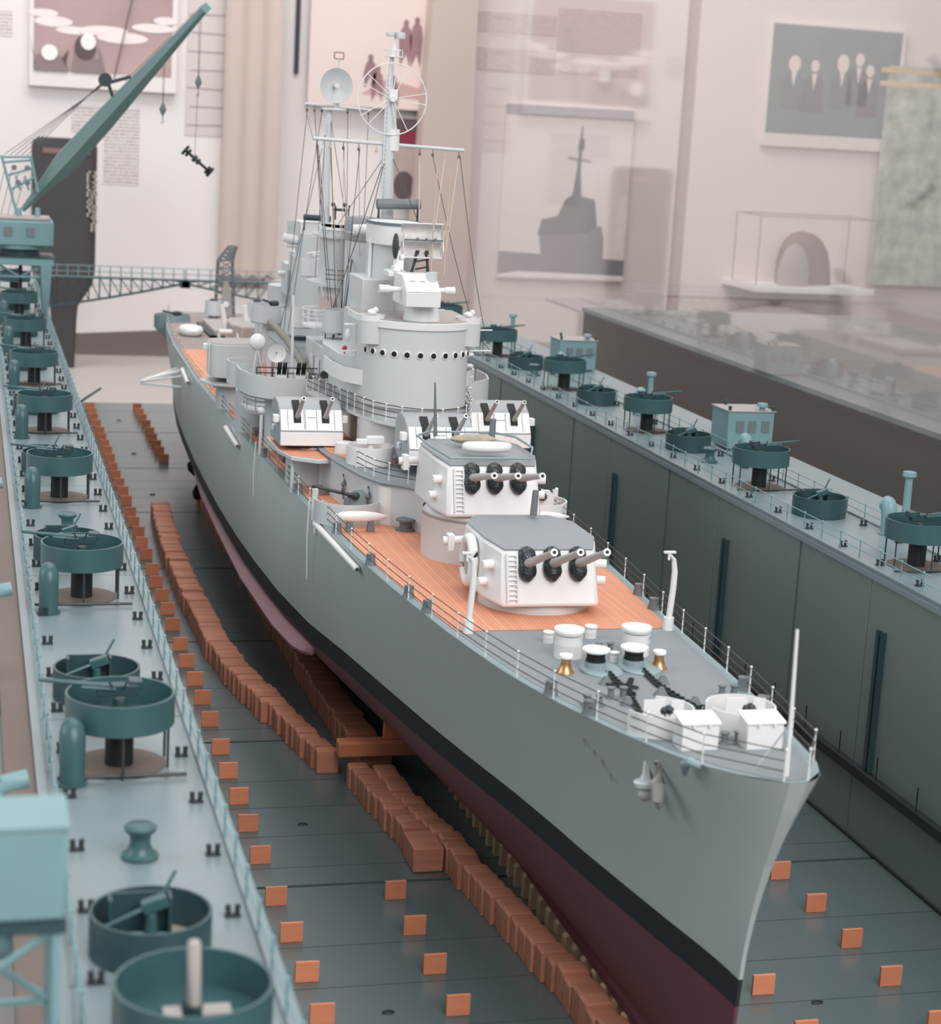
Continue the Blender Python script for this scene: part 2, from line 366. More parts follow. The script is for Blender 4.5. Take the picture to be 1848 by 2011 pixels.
# --- central boards
a = (25.97, 300.00, 62.08); b = (58.21, 300.00, -0.04)
cb = empty('exhibition_board', (a[0], YB+2, -7.5), 'white exhibition board directly behind the ship masts', 'board')
obj('panel', MB().box(a[0]-.4, b[0]+3, YB+1.8, YB+3, -4, a[2]+12), PANELM, cb)
for (u, v, wd) in [((552,-10),(549,195),.5), ((584,-10),(588,140),.55)]:
    pass
obj('dark_edge_strip', MB().box((26.32, 301.00, 59.42)[0]-.1, (26.98, 301.00, 59.47)[0], YB+1.3, YB+1.8, (26.95, 301.00, 41.48)[2], a[2]+10), DARKM, cb)
obj('dark_edge_strip', MB().box((29.55, 301.00, 59.65)[0], (30.40, 301.00, 59.70)[0], YB+1.3, YB+1.8, (30.52, 301.00, 46.34)[2], a[2]+10), DARKM, cb)
a = (31.97, 298.00, 62.40); b = (54.58, 298.00, 40.88)
p2 = empty('poster', (a[0], 299, b[2]), 'pink tinted poster of a group of standing figures behind the masthead', 'poster')
obj('sheet', MB().box(a[0], b[0]+1, 299.2, 300, b[2], a[2]+8), mat('print_pink', (226, 206, 200), 0.8, var=0.10, scale=5), p2)
FIG = mat('print_figure_mauve', (150, 118, 120), 0.8, var=0.25, scale=25)
for (px_, pz_, h) in [((50.10, 298.00, 55.39),0,6.5), ((52.22, 298.00, 55.99),0,7.2), ((45.05, 298.00, 46.72),0,4.6), ((43.60, 298.00, 48.68),0,4.2), ((48.16, 298.00, 45.03),0,4.0)]:
    x, z = px_[0], px_[2]
    obj('print_figure', MB().flat([(x-.9, z-h), (x-1.3, z-1.6), (x-.8, z+.4), (x-.45, z+.7), (x-.5, z+1.7), (x, z+2.1), (x+.5, z+1.7), (x+.45, z+.7), (x+.9, z+.3), (x+1.2, z-1.8), (x+.9, z-h), (x+.15, z-h+2.4)], 299.15), FIG, p2)
obj('print_ground_shade', MB().flat([(a[0]+10, b[2]+2.5), (a[0]+15, b[2]+5.5), (b[0]-1, b[2]+4), (b[0]-.5, b[2]+2)], 299.18), mat('print_mauve_ground', (196, 160, 156), 0.8, var=0.15, scale=15), p2)
a = (48.13, 298.00, 39.59); b = (54.88, 298.00, 23.73)
p3 = empty('photograph', (a[0], 299, b[2]), 'dark photograph with a maroon shape half hidden behind the fore mast', 'photograph')
obj('sheet', MB().box(a[0], b[0], 299.2, 300, b[2], a[2]), mat('print_grey_tan', (176, 158, 152), 0.8, var=0.1), p3)
obj('print_dark_shape', MB().flat([(a[0]+.2, a[2]-.3), (b[0]-.2, a[2]-.3), (b[0]-.2, a[2]-4.2), (a[0]+.2, a[2]-4.6)], 299.15), DRK, p3)
c = (51.09, 298.00, 35.59); obj('print_maroon_shape', MB().flat(E(c, 2.6, 1.5), 299.1), mat('print_maroon', (130, 40, 62), 0.7), p3)
c = (51.03, 298.00, 26.73); obj('print_seated_figure', MB().flat(E(c, 2.0, 2.7), 299.1), DRK, p3)
# --- beige pier
a = (54.75, 296.00, 63.91); b = (61.88, 296.00, 64.42); c = (53.71, 296.00, 4.24); d = (62.80, 296.00, 4.51)
struct('trim_1', MB().rings([[(c[0]-2.2, 294, -7.5), (d[0]+.6, 294, -7.5), (d[0]+.6, 300, -7.5), (c[0]-2.2, 300, -7.5)], [(a[0]-.2, 294, 80), (b[0]+.3, 294, 80), (b[0]+.3, 300, 80), (a[0]-.2, 300, 80)]]), BEIGE)
# --- pinkish board with the warship photograph
a = (63.00, 300.00, 64.70); b = (106.52, 300.00, 1.27)
rb = empty('exhibition_board', (a[0], YB, -7.5), 'pinkish exhibition board with columns of print above a warship photograph', 'board')
obj('panel', MB().box(a[0]+.3, b[0], YB, YB+1.5, -7.5, 84), PINKP, rb)
for (u, v) in [((63.97, 300.00, 60.10), (79.79, 300.00, 56.24)), ((63.06, 300.00, 53.28), (80.08, 300.00, 49.00)), ((80.04, 300.00, 61.66), (96.99, 300.00, 53.68)), ((80.73, 300.00, 51.53), (96.90, 300.00, 49.42))]:
    textblock(rb, u, v, TXTP)
a = (71.16, 299.00, 43.22); b = (97.50, 299.00, 9.67)
wp = empty('photograph', (a[0], 299, b[2]), 'photograph of a warship seen bow on under a pale sky, on the pinkish board', 'photograph')
sx0, sx1, sz0, sz1 = a[0]-.6, b[0]-1, b[2], a[2]
obj('sheet', MB().box(sx0, sx1, 299.3, 300, sz0, sz1), mat('print_pale_sky', (226, 208, 206), 0.8, var=0.03), wp)
obj('print_top_band', MB().flat([(sx0, sz1), (sx1, sz1), (sx1, sz1-2.0), (sx0, sz1-2.0)], 299.28), mat('print_grey_band', (158, 144, 150), 0.8), wp)
GS = mat('print_ship_grey', (96, 88, 94), 0.8, var=0.2, scale=30); GS2 = mat('print_ship_mid_grey', (124, 116, 120), 0.8, var=0.1, scale=20)
cx = (85.75, 299.00, 14.89); T = (84.65, 299.00, 39.62); X = cx[0]; Z0 = sz0+2.6
obj('print_sea_band', MB().flat([(sx0, sz0+.9), (sx1, sz0+.9), (sx1, sz0+4.4), (sx0, sz0+5.4)], 299.26), GS2, wp)
obj('print_hull', MB().flat([(X-6.2, Z0-.4), (X-7.2, Z0+7.2), (X-1, Z0+9), (X+5.6, Z0+8.2), (X+6.2, Z0+5.5), (X+6.2, Z0-.2)], 299.22), GS2, wp)
obj('print_superstructure', MB().flat([(X-7.4, Z0+6.2), (X-6.8, Z0+9.2), (X-3.6, Z0+10), (X-2.2, Z0+13.2), (X-.8, Z0+14.2), (X-.2, T[2]-8), (X+.2, T[2]), (X+.45, T[2]-8), (X+1.0, Z0+14), (X+3.8, Z0+13.4), (X+4.6, Z0+8.4), (X+3, Z0+7), (X-3, Z0+6.2)], 299.18), GS, wp)
obj('print_mast', MB().flat([(X-.18, Z0+13), (X+.2, T[2]), (X+.45, T[2]), (X+.5, Z0+13)], 299.16), GS, wp)
obj('print_yard', MB().flat([(X-2.2, Z0+21.2), (X+2.6, Z0+20.7), (X+2.6, Z0+20.9), (X-2.2, Z0+21.45)], 299.14), GS, wp)
obj('print_radar', MB().flat([(X-.3, T[2]-4.4), (X+.9, T[2]-4.2), (X+.9, T[2]-2.4), (X, T[2]-2.2)], 299.14), GS, wp)
obj('print_foam', MB().flat([(sx0, sz0+.9), (sx0+4, sz0+1.6), (X, sz0+1.5), (sx1, sz0+1.3), (sx1, sz0+.4), (sx0, sz0+.4)], 299.12), ICE, wp)
# --- rose coloured pier and right board
a = (101.31, 299.00, 67.36); b = (110.42, 299.00, 68.00)
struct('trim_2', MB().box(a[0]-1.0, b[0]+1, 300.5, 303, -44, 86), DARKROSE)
mb = MB()
a2 = (110.81, 300.00, 68.08)
rb2 = empty('exhibition_board', (a2[0]+2, YB, -7.5), 'pale exhibition board at the far right with a group photograph', 'board')
obj('panel', MB().box(b[0]-1.2, b[0]+62, YB, YB+1.5, -7.5, 88), PINKP, rb2)
a = (124.08, 299.00, 61.69); b = (152.30, 299.00, 37.91)
gp = empty('photograph', (a[0], 299, b[2]), 'framed dark group photograph of several men on the far right board', 'photograph')
obj('frame', MB().box(a[0]-.4, b[0]+.6, 298.8, 300, b[2], a[2]+.4), PINKP, gp, bevel=0.1)
obj('print_dark_room', MB().flat([(a[0], b[2]+2.6), (b[0]-.6, b[2]+2.6), (b[0]-.2, a[2]-.2), (a[0], a[2])], 298.8), mat('print_teal_dark', (104, 114, 116), 0.8, var=0.25, scale=8), gp)
FACE = mat('print_face_pale', (226, 204, 196), 0.8)
for (c, r, rz_) in [((139.57, 299.00, 54.81),1.3,1.8), ((143.15, 299.00, 55.72),1.0,1.3), ((145.61, 299.00, 53.68),.9,1.2), ((129.16, 299.00, 54.18),1.3,1.6), ((133.58, 299.00, 53.95),.9,1.2)]:
    x, z = c[0], c[2]
    obj('print_suit', MB().flat([(x-2.4, z-9), (x-2.2, z-3), (x-.8, z-1.6), (x+.8, z-1.6), (x+2.1, z-3), (x+2.3, z-9)], 298.75), mat('print_suit_grey', (92, 100, 104), 0.8, var=0.1) if r == 1.3 else GS, gp)
    obj('print_shirt', MB().flat([(x-.6, z-1.5), (x+.6, z-1.5), (x, z-4.6)], 298.7), FACE, gp)
    obj('print_face', MB().flat(E((x, 0, z), r, rz_), 298.68), FACE, gp)
a = (118.27, 292.00, 24.81); b = (144.84, 292.00, 9.94)
# --- helmet case on a shelf
hc = empty('glass_display_box', (a[0], 292, b[2]), 'small glass box on a shelf holding a dark rounded helmet', 'box')
x0, x1, z0, z1 = a[0]+.2, b[0]-2.0, b[2]+1.4, a[2]
mb = MB()
for (x, y) in [(x0, 284), (x1, 284), (x0, 296), (x1, 296)]: mb.bar((x, y, z0), (x, y, z1), .12)
for y in (284, 296):
    for z in (z0, z1): mb.bar((x0, y, z), (x1, y, z), .12)
for x in (x0, x1):
    for z in (z0, z1): mb.bar((x, 284, z), (x, 296, z), .12)
obj('edge_frame', mb, mat('brown_edge', (150, 132, 124), 0.5), hc)
obj('shelf', MB().box(x0-.5, x1+.5, 283, 300.04, z0-1.2, z0), PANELM, hc, bevel=.1)
hx = (x0+x1)/2+.8
obj('dark_helmet', MB().rings([[(hx+r*math.cos(2*PI*j/28)+s_, 291.8+.55*r*math.sin(2*PI*j/28), z0+h) for j in range(28)] for r, h, s_ in [(5.9, 0, .4), (5.9, 1.5, .3), (5.7, 4, .1), (5.1, 6.6, 0), (4.0, 8.6, -.2), (2.4, 9.9, -.4), (.3, 10.4, -.5)]]), mat('helmet_mauve_brown', (120, 92, 92), 0.55), label='dark mauve-brown rounded helmet inside the small glass box', cat='helmet')
obj('pale_shoulder_guard', MB().rings([[(hx-4.2+.95*r*math.cos(2*PI*j/24), 286.4+.45*r*math.sin(2*PI*j/24), z0+h) for j in range(24)] for r, h in [(3.4, 0), (3.6, 2.4), (3.0, 5.0), (2.0, 7.2), (.3, 8.2)]]), mat('guard_pale_mauve', (158, 142, 140), 0.6), label='paler rounded guard leaning against the dark helmet in the glass box', cat='guard')
# --- chart at the far right
a = (148.27, 297.00, 55.01); b = (171.58, 297.00, 10.27)
ch = empty('wall_chart', (a[0], 297, b[2]), 'mottled green and ochre wall chart at the right edge', 'chart')
obj('sheet', MB().box(a[0]+1, a[0]+26, 297.2, 298.4, b[2]+1, a[2]), mat('chart_green_print', (172, 172, 162), 0.8, var=0.85, scale=34), ch)
obj('ochre_band', MB().flat([(a[0]-1, a[2]-.4), (a[0]+26, a[2]-.4), (a[0]+26, a[2]-1.4), (a[0]-1, a[2]-1.4)], 297.2), mat('chart_ochre', (206, 172, 130), 0.8), ch)
obj('ochre_band', MB().flat([(a[0]-1, a[2]-3), (a[0]+26, a[2]-3), (a[0]+26, a[2]-4), (a[0]-1, a[2]-4)], 297.2), mat('chart_ochre_pale', (214, 182, 140), 0.8), ch)
# --- dark standing column at the left
a = (-18.67, 285.00, 32.66); b = (-7.45, 285.00, 33.24); c = (-7.09, 285.00, 9.95); d = (-10.82, 285.00, 3.50); e = (-11.10, 285.00, -9.75)
dk = empty('dark_display_column', ((a[0]+b[0])/2, 285, -7.5), 'tall dark brown lacquered column with a narrow foot and pale vertical lettering, left behind the crane', 'column')
L_, R_ = a[0], b[0]; xm = (L_+R_)/2
prof = [(a[2]-.0, L_+1.2, R_-1.2), (a[2]-.5, L_+.3, R_-.3), (a[2]-1.5, L_, R_), (c[2], L_+.1, R_-.1), (c[2]-2.5, L_+.8, R_-.5), (d[2], L_+3.4, d[0]+.4), (d[2]-2.2, L_+3.6, e[0]+.5), (-7.5, L_+3.8, e[0]+.2)]
rs = []
for z, l_, r_ in prof:
    w_ = (r_-l_)/2; m_ = (l_+r_)/2
    rs.append([(m_+w_*(abs(math.cos(t))**.35)*math.copysign(1, math.cos(t)), 285+3.0*(abs(math.sin(t))**.35)*math.copysign(1, math.sin(t))*min(1, w_/4), z) for t in [2*PI*j/40+.001 for j in range(40)]])
obj('body', MB().rings(rs[::-1]), MUSE, dk)
obj('top_trim', MB().box(L_+1.8, R_-1.4, 281.8, 282.2, a[2]-2.6, a[2]-1.7), mat('trim_rose', (132, 104, 100), .5), dk)
LET = mat('pale_letter_paint', (186, 174, 164), .6)
i = 0
for (px_, zz) in [((173), (336, 356, 374, 390, 405, 421))]:
    pass
for col, rows in ((0, [(-8.84, 26.31, 0.95, 2.0), (-8.81, 24.01, 0.95, 2.4), (-8.77, 21.53, 0.95, 2.0), (-8.75, 19.93, 0.95, 1.0)]), (1, [(-8.14, 26.43, 0.95, 1.8), (-8.11, 24.57, 0.95, 1.8), (-8.0, 22.8, 0.95, 1.4), (-7.97, 21.12, 0.95, 1.4), (-8.04, 19.6, 0.95, 1.6), (-8.01, 17.73, 0.95, 1.8)])):
    for x, z, w_, h_ in rows:
        mb = MB().box(x-w_/2, x-w_/2+.28, 281.85, 282.1, z-h_/2, z+h_/2).box(x+w_/2-.28, x+w_/2, 281.85, 282.1, z-h_/2, z+h_/2)
        k = i % 3; i += 1
        if k != 1: mb.box(x-w_/2, x+w_/2, 281.85, 282.1, z+h_/2-.3, z+h_/2)
        if k != 0: mb.box(x-w_/2, x+w_/2, 281.85, 282.1, z-.15, z+.15)
        if k == 2: mb.box(x-w_/2, x+w_/2, 281.85, 282.1, z-h_/2, z-h_/2+.3)
        obj('painted_letter', mb, LET, dk)

nb = empty('reflection_plinth', (64, 60, -44), 'long low taupe plinth added beyond the glass at the right to strengthen the dock reflection', 'plinth')  # added at the dock wall's mirror image to strengthen its dark reflection
obj('plinth_side', MB().box(53.2, 96, -80, 191, -44, 14.6), mat('taupe_laminate', (168, 156, 151), .6, var=.05, scale=4), nb)
obj('plinth_cover', MB().box(53.0, 96.2, -80.2, 191.2, 14.6, 15.2), mat('grey_green_felt', (152, 144, 140), .8, var=.06, scale=5), nb)

# ---------------------------------------------------------------- glass case side
gm = bpy.data.materials.new('case_glass'); gm.use_nodes = True
nt = gm.node_tree; nt.nodes.clear(); o_ = nt.nodes.new('ShaderNodeOutputMaterial')
tr = nt.nodes.new('ShaderNodeBsdfTransparent'); gl = nt.nodes.new('ShaderNodeBsdfGlossy'); gl.inputs['Roughness'].default_value = 0.045
gl.inputs['Color'].default_value = (.97, .97, .97, 1)
tr.inputs['Color'].default_value = (.93, .93, .92, 1)
fn = nt.nodes.new('ShaderNodeFresnel'); fn.inputs['IOR'].default_value = 2.9
mx = nt.nodes.new('ShaderNodeMixShader')
nt.links.new(fn.outputs[0], mx.inputs[0]); nt.links.new(tr.outputs[0], mx.inputs[1]); nt.links.new(gl.outputs[0], mx.inputs[2]); nt.links.new(mx.outputs[0], o_.inputs[0])
obj('glass_case_pane', MB().quad((40.5, 203, -7.5), (40.5, -60, -7.5), (40.5, -60, 90), (40.5, 203, 90)), gm, label='tall clear side pane of the display case at the right, mirroring the dock wall', cat='pane')

# ================================================================ floating dock
W0, W1, HZ = 20.7, 26.9, 16.0
Y0, Y1 = -36.8, 196.4
dock = empty('floating_dock', (0, 80, -7.5), 'teal-grey model floating dry dock with two high side walls carrying gun tubs', 'dock')
obj('panel_bedding', MB().box(-W0+.02, W0-.02, Y0, Y1, -.355, -.30), SEAM, dock)
obj('pontoon', MB().box(-W1, W1, Y0, Y1, -7.5, -0.35), WINGW, dock)
secs = [Y0+23.32*i for i in range(11)]
panel_cache = {}
def place_copy(src, parent, loc, rz=None):
    c = src.copy(); scene.collection.objects.link(c); c.parent = parent; c.location = (Vector(loc)-ORI[parent])*S
    if rz is not None: c.rotation_euler = (0, 0, rz)
    return c
first = None
for i in range(10):
    ya, yb = secs[i]+.12, secs[i+1]-.12
    rows = [1.1, 5.6, 10.05, 14.5, 18.95]
    cuts = [0]+[r+1.3 for r in rows[:-1]]+[yb-ya]
    for k in range(5):
        a0, a1 = ya+cuts[k]+.04, ya+cuts[k+1]-.04
        key = round(a1-a0, 2)
        if key not in panel_cache:
            panel_cache[key] = obj('floor_panel', MB().box(-W0, W0, 0, a1-a0, -.35, 0), FLOORM, dock, at=(0, a0, 0))
        else: place_copy(panel_cache[key], dock, (0, a0, 0))
# small ring bolts on the floor
mb = MB()
rb_ = None
for i in range(1, 10):
    for x in (-10.8, 9.5, 17.2):
        y = secs[i]+6.2+((x*7) % 3)
        if rb_ is None: rb_ = obj('ring_bolt', MB().tube([(.26*math.cos(t*PI/6), .09*math.sin(t*PI/6), .04+.04*math.sin(t*PI/6)) for t in range(0, 12)], .05, 5, True), SEAM, dock, at=(x, y, 0))
        else: place_copy(rb_, dock, (x, y, 0))
# side walls
for s in (-1, 1):
    wl = empty('side_wall', (s*(W0+W1)/2, 80, 0), parent=dock)
    xi, xo = s*W0, s*W1; f0 = None
    for i in range(10):
        ya, yb = secs[i]+3.7, secs[i]+23.32+3.7
        if i == 9: yb = Y1
        if i == 0: ya = Y0
        x0, x1 = min(xi, xo), max(xi, xo)
        obj('wall_section', MB().box(x0, x1, ya+.04, yb-.04, 0, HZ-.45), WINGW, wl, bevel=.04)
        obj('deck_section', MB().box(x0, x1, ya+.03, yb-.03, HZ-.45, HZ-.02), WINGD, wl)
    # recessed looking pilasters and seams on the inner face
    for i in range(10):
        yg = secs[i]+1.2+.5
        obj('guide_channel', MB().box(min(xi, xi-s*.22), max(xi, xi-s*.22), yg-.45, yg-.12, 4.6, 12.9).box(min(xi, xi-s*.22), max(xi, xi-s*.22), yg+.12, yg+.45, 4.6, 12.9).box(min(xi, xi-s*.04), max(xi, xi-s*.04), yg-.12, yg+.12, 4.6, 12.9), TEALD, wl)
        obj('vertical_seam', MB().box(min(xi, xi-s*.05), max(xi, xi-s*.05), yg+11.6, yg+11.72, 0, HZ-.5), SEAMW, wl)
    obj('rubbing_strake', MB().box(min(xi, xi-s*.12), max(xi, xi-s*.12), Y0, Y1, HZ-.5, HZ-.2), WINGD, wl)
    obj('deck_lip', MB().box(min(xi+s*.35, xi-s*.06), max(xi+s*.35, xi-s*.06), Y0, Y1, HZ-.02, HZ+.10).box(min(xo-s*.3, xo+s*.02), max(xo-s*.3, xo+s*.02), Y0, Y1, HZ-.02, HZ+.10), WINGD, wl)
    obj('lower_pipe', MB().box(min(xi, xi-s*.5), max(xi, xi-s*.5), Y0, Y1, 4.0, 4.55), SEAM, wl)
    obj('wall_foot_strip', MB().box(min(xi, xi-s*.15), max(xi, xi-s*.15), Y0, Y1, 0.02, .14), SEAM, wl)
    # walkway outside the outer railing
    obj('outer_walkway', MB().box(min(xo, xo+s*(1.1 if s < 0 else 5)), max(xo, xo+s*(1.1 if s < 0 else 5)), (-12 if s < 0 else Y0), Y1, HZ-.5, HZ-.12), BROWN if s < 0 else WINGD, wl)
    mb = MB()
    for i in range(48):
        y = Y0+3+i*4.8; mb.bar((xi-s*.3, y, 4.5), (xi-s*.3, y, 5.9), .04)
    obj('low_stanchions', mb, SEAM, wl)

def guard_rail(parent, path, step, h, name='guard_rail', mt=None, wires=3, post_r=.05, wire_r=.03, zf=None):
    """posts along a path (list of 3-D points) and horizontal wires"""
    mt = mt or TEALL
    P = [Vector(p) for p in path]; L = [0]
    for a, b in zip(P, P[1:]): L.append(L[-1]+(b-a).length)
    def at(d):
        for i in range(len(P)-1):
            if d <= L[i+1]+1e-6: return P[i].lerp(P[i+1], (d-L[i])/max(1e-6, L[i+1]-L[i]))
        return P[-1]
    g = empty(name, tuple(P[0]), parent=parent); n = max(1, int(L[-1]/step+.5)); first = None; pts = []
    for k in range(n+1):
        p = at(L[-1]*k/n); pts.append(p)
        if first is None: first = obj('stanchion', MB().cyl((0,0,0), (0,0,h), post_r, post_r*.7, 6).sph((0,0,h), post_r*1.6, n=6, m_=4), mt, g, at=tuple(p))
        else: place_copy(first, g, tuple(p))
    mb = MB()
    for w_ in range(wires):
        z = h*(w_+1)/wires*.97
        for a, b in zip(pts, pts[1:]): mb.bar(a+Vector((0,0,z)), b+Vector((0,0,z)), wire_r)
    obj('rail_wire', mb, mt if wires < 3 or mt is TEALL else WIRE, g)
    return g
for s in (-1, 1):
    guard_rail(dock, [(s*(W0+.3), Y0+1, HZ+.1), (s*(W0+.3), 192, HZ+.1)], 2.6, 1.05, wires=2)
    guard_rail(dock, [(s*(W1-.5), Y0+1, HZ+.1), (s*(W1-.5), 192, HZ+.1)], 2.6, 1.0, wires=2)
# mooring bitts along both edges
bt = empty('mooring_bitt', (-W0-.75, -30, HZ), parent=dock)
obj('bitt_base', MB().box(-.24, .24, -.12, .12, 0, .06), DARKM, bt, at=tuple(ORI[bt]))
obj('bitt_post', MB().cyl((-.13, 0, .06), (-.15, 0, .36), .075, .095, 8), DARKM, bt, at=tuple(ORI[bt]))
obj('bitt_post', MB().cyl((.13, 0, .06), (.15, 0, .36), .075, .095, 8), DARKM, bt, at=tuple(ORI[bt]))
for i in range(46):
    y = -30+i*4.85
    for x in (-W0-.85, W0+.95, -W1+1.05, W1-1.1):
        if i == 0 and x == -W0-.85: continue
        copy_tree(bt, dock, (x, y+(.9 if abs(x) > 24 else 0), HZ))

# --- raised round gun tubs
def gun_tub(y0, s, with_barrel=True):
    c = (s*23.9, y0, HZ); g = empty('raised_gun_tub', c, parent=dock); k = dict(at=c)
    obj('base_shadow_and_glue', MB().lathe((0,0,0), [(0.02, 0), (1.7, 0), (1.7, .02), (.02, .02)], 32), BROWN, g, at=(c[0], c[1], c[2]))  # flat brown disc: the tub's shadow painted in, with its glue ring
    obj('pedestal', MB().cyl((0,0,0), (0,0,1.7), .52, .52, 24), mat_black, g, **k)
    obj('tub_floor', MB().lathe((0,0,0), [(.02, 1.62), (1.93, 1.62), (1.93, 1.72), (.02, 1.72)], 40), TEAL, g, **k)
    obj('tub_rim', MB().wall((0,0,0), 1.98, 1.62, 2.75, .09, n=48), TEAL, g, **k)
    for a in (20, 160, 200, 340, 270):
        x, y = 1.82*math.cos(a*PI/180), 1.82*math.sin(a*PI/180)
        obj('support_leg', MB().cyl((x, y, 0), (x, y, 1.65), .05, .05, 6), DARKM, g, **k)
    obj('ready_box', MB().box(-.75, -.28, -.35, .2, 1.72, 2.05), PINKISH, g, bevel=.03, **k)
    obj('ready_box', MB().box(.2, .95, -.3, .25, 1.72, 2.02), PINKISH, g, bevel=.03, **k)
    d = s
    obj('gun_mount', MB().cyl((0,0,1.7), (0,0,2.5), .34, .24, 14).obox((d*.1, 0, 2.85), (1.5, .5, .42), rx=.0).obox((-d*.55, .1, 3.02), (.5, .62, .34)), TEALD, g, bevel=.04, **k)
    obj('gun_barrel', MB().cyl((d*.6, 0, 2.98), (d*2.9, .25, 3.2), .12, .07, 10).cyl((d*.2, -.25, 2.92), (d*1.4, -.18, 3.0), .07, .06, 8), TEAL, g, **k)
    obj('sight_frame', MB().bar((-.3, -.35, 3.0), (-.45, -.5, 3.3), .04).bar((.1, -.35, 3.0), (.2, -.5, 3.3), .04), TEALD, g, **k)
    return g
mat_black = mat('black_paint', (28, 30, 34), 0.5, var=0)
tub_y = [8.5+23.32*i for i in range(-2, 9)]
LY = [-15.6, 8.2, 32.6, 56.6, 80.4, 103.8, 128.4, 153.7, 178]
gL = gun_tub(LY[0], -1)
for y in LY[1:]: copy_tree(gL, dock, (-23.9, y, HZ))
for ch in list(gL.children):                      # the nearest gun is trained and raised towards the viewer
    if ch.name.split('.')[0] in ('gun_barrel', 'gun_mount', 'sight_frame'): bpy.data.objects.remove(ch)
obj('gun_mount', MB().cyl((0,0,1.7), (0,0,2.3), .3, .22, 14).obox((0,0,1.8), (1.3,.9,.12)), TEALD, gL, bevel=.04, at=tuple(ORI[gL]))
obj('gun_barrel', MB().obox((0,-.1,3.0), (.34,.3,1.7), 0, -.25), PINKISH, gL, bevel=.12, at=tuple(ORI[gL]))
RY = [-8.5, 14.6, 37.8, 61.0, 84.1, 106.8, 130.0, 153, 176]
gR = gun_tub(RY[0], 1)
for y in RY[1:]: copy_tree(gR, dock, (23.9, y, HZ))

# --- low oval tubs standing on the wing decks
def low_tub(y0, s):
    c = (s*24.2, y0, HZ); g = empty('low_gun_tub', c, parent=dock); k = dict(at=c)
    obj('tub_rim', MB().wall((0,0,0), 1.75, 0, 1.25, .09, n=40), TEALD, g, **k)
    obj('tub_floor', MB().lathe((0,0,0), [(.02, .02), (1.68, .02), (1.68, .1), (.02, .1)], 32), PINKISH, g, **k)
    obj('splinter_box', MB().box(-1.15, .55, .45, .55, 0, 1.6).box(.5, .6, -.1, .55, 0, 1.6).box(-1.2, -1.1, -.1, .55, 0, 1.6), TEALD, g, **k)
    obj('locker', MB().box(-.95, -.1, -.35, .1, .1, .55).box(.05, .5, -.35, .1, .1, .5), TEALL, g, bevel=.03, **k)
    obj('gun_mount', MB().cyl((0, -.1, .1), (0, -.1, 1.2), .22, .16, 12).obox((.1, -.05, 1.45), (.75, .4, .35), ry=-.35), TEAL, g, bevel=.03, **k)
    obj('gun_barrel', MB().cyl((-.1, -.12, 1.4), (-1.5, -.5, .95), .07, .05, 8), TEAL, g, **k)
    obj('gun_barrel', MB().cyl((.25, .1, 1.5), (.7, .25, 2.3), .06, .05, 8), TEAL, g, **k)
    return g
lt = low_tub(-7.8, -1)
for y in (16.5, 40.9, 65.2, 89, 113, 137, 162): copy_tree(lt, dock, (-24.2, y, HZ))
lr = low_tub(28.5, 1)
for y in [51.8, 75.5, 98.1, 120.5, 143.5]: copy_tree(lr, dock, (24.2, y, HZ))
# --- cowl ventilators at the outer edge of the left wing
def cowl(loc, mt):
    g = empty('cowl_ventilator', loc, parent=dock)
    obj('cowl', MB().rings([[(r*math.cos(2*PI*j/22), o_+r*1.15*math.sin(2*PI*j/22), h) for j in range(22)] for r, h, o_ in ((.44,0,0),(.45,.9,0),(.47,1.5,.05),(.46,1.85,.12),(.40,2.1,.2),(.28,2.28,.28),(.05,2.36,.34))]), mt, g, at=loc, sharp=60)
    obj('cowl_mouth', MB().cyl((0,.5,1.7),(0,.72,1.66),.36,.38,18), mt, g, at=loc)
    obj('cowl_flange', MB().cyl((0,0,0), (0,0,.1), .56, .56, 18), mt, g, at=loc)
    return g
cw = cowl((-25.7, 6.2, HZ), TEAL)
for y in (29.6, 53.6, 77.2, 100.7, 124.3, 148): copy_tree(cw, dock, (-25.6, y, HZ))
cw2 = cowl((26.2, 46.0, HZ), TEALL)
for y in [69.0, 92.0, 115.0, 138.0]: copy_tree(cw2, dock, (26.2, y, HZ))
# --- capstans
def capstan(loc, mt):
    g = empty('capstan', loc, parent=dock)
    obj('capstan_drum', MB().lathe((0,0,0), [(.02,0), (.6,0), (.6,.1), (.42,.2), (.33,.5), (.35,.78), (.5,.9), (.53,1.02), (.44,1.1), (.02,1.1)], 28), mt, g, at=loc, sharp=50)
    return g
for (x, y) in [(-23.9,-0.8),(-23.9,46.8),(23.9,70.2),(23.6,115.4)]: capstan((x, y, HZ), TEAL)
# --- deck houses, mushroom posts on the right wing
def deckhouse(y):
    c = (29.4, y, HZ); g = empty('deckhouse', c, parent=dock); k = dict(at=c)
    obj('house_body', MB().box(-1.9, 1.9, -1.7, 1.7, 0, 2.9), TEALL, g, bevel=.06, **k)
    obj('house_roof', MB().box(-2.0, 2.0, -1.8, 1.8, 2.9, 3.0), PINKISH, g, bevel=.03, **k)
    for x in (-.9, .1, 1.2): obj('window', MB().box(x-.32, x+.32, -1.76, -1.68, 1.3, 2.2), GREYD, g, **k)
    for x, yy in ((-1.8, -1.6), (1.8, -1.6), (-.9, 1.5)): obj('roof_vent', MB().cyl((x, yy, 3.0), (x, yy, 3.35), .12, .14, 10), TEALD, g, **k)
    obj('mushroom_vent', MB().lathe((1.0, -1.3, 0), [(.02,0), (.22,0), (.22,3.2), (.45,3.3), (.4,3.55), (.02,3.62)], 18), TEALL, g, **k)
for y in [77.5, 121.5]: deckhouse(y)
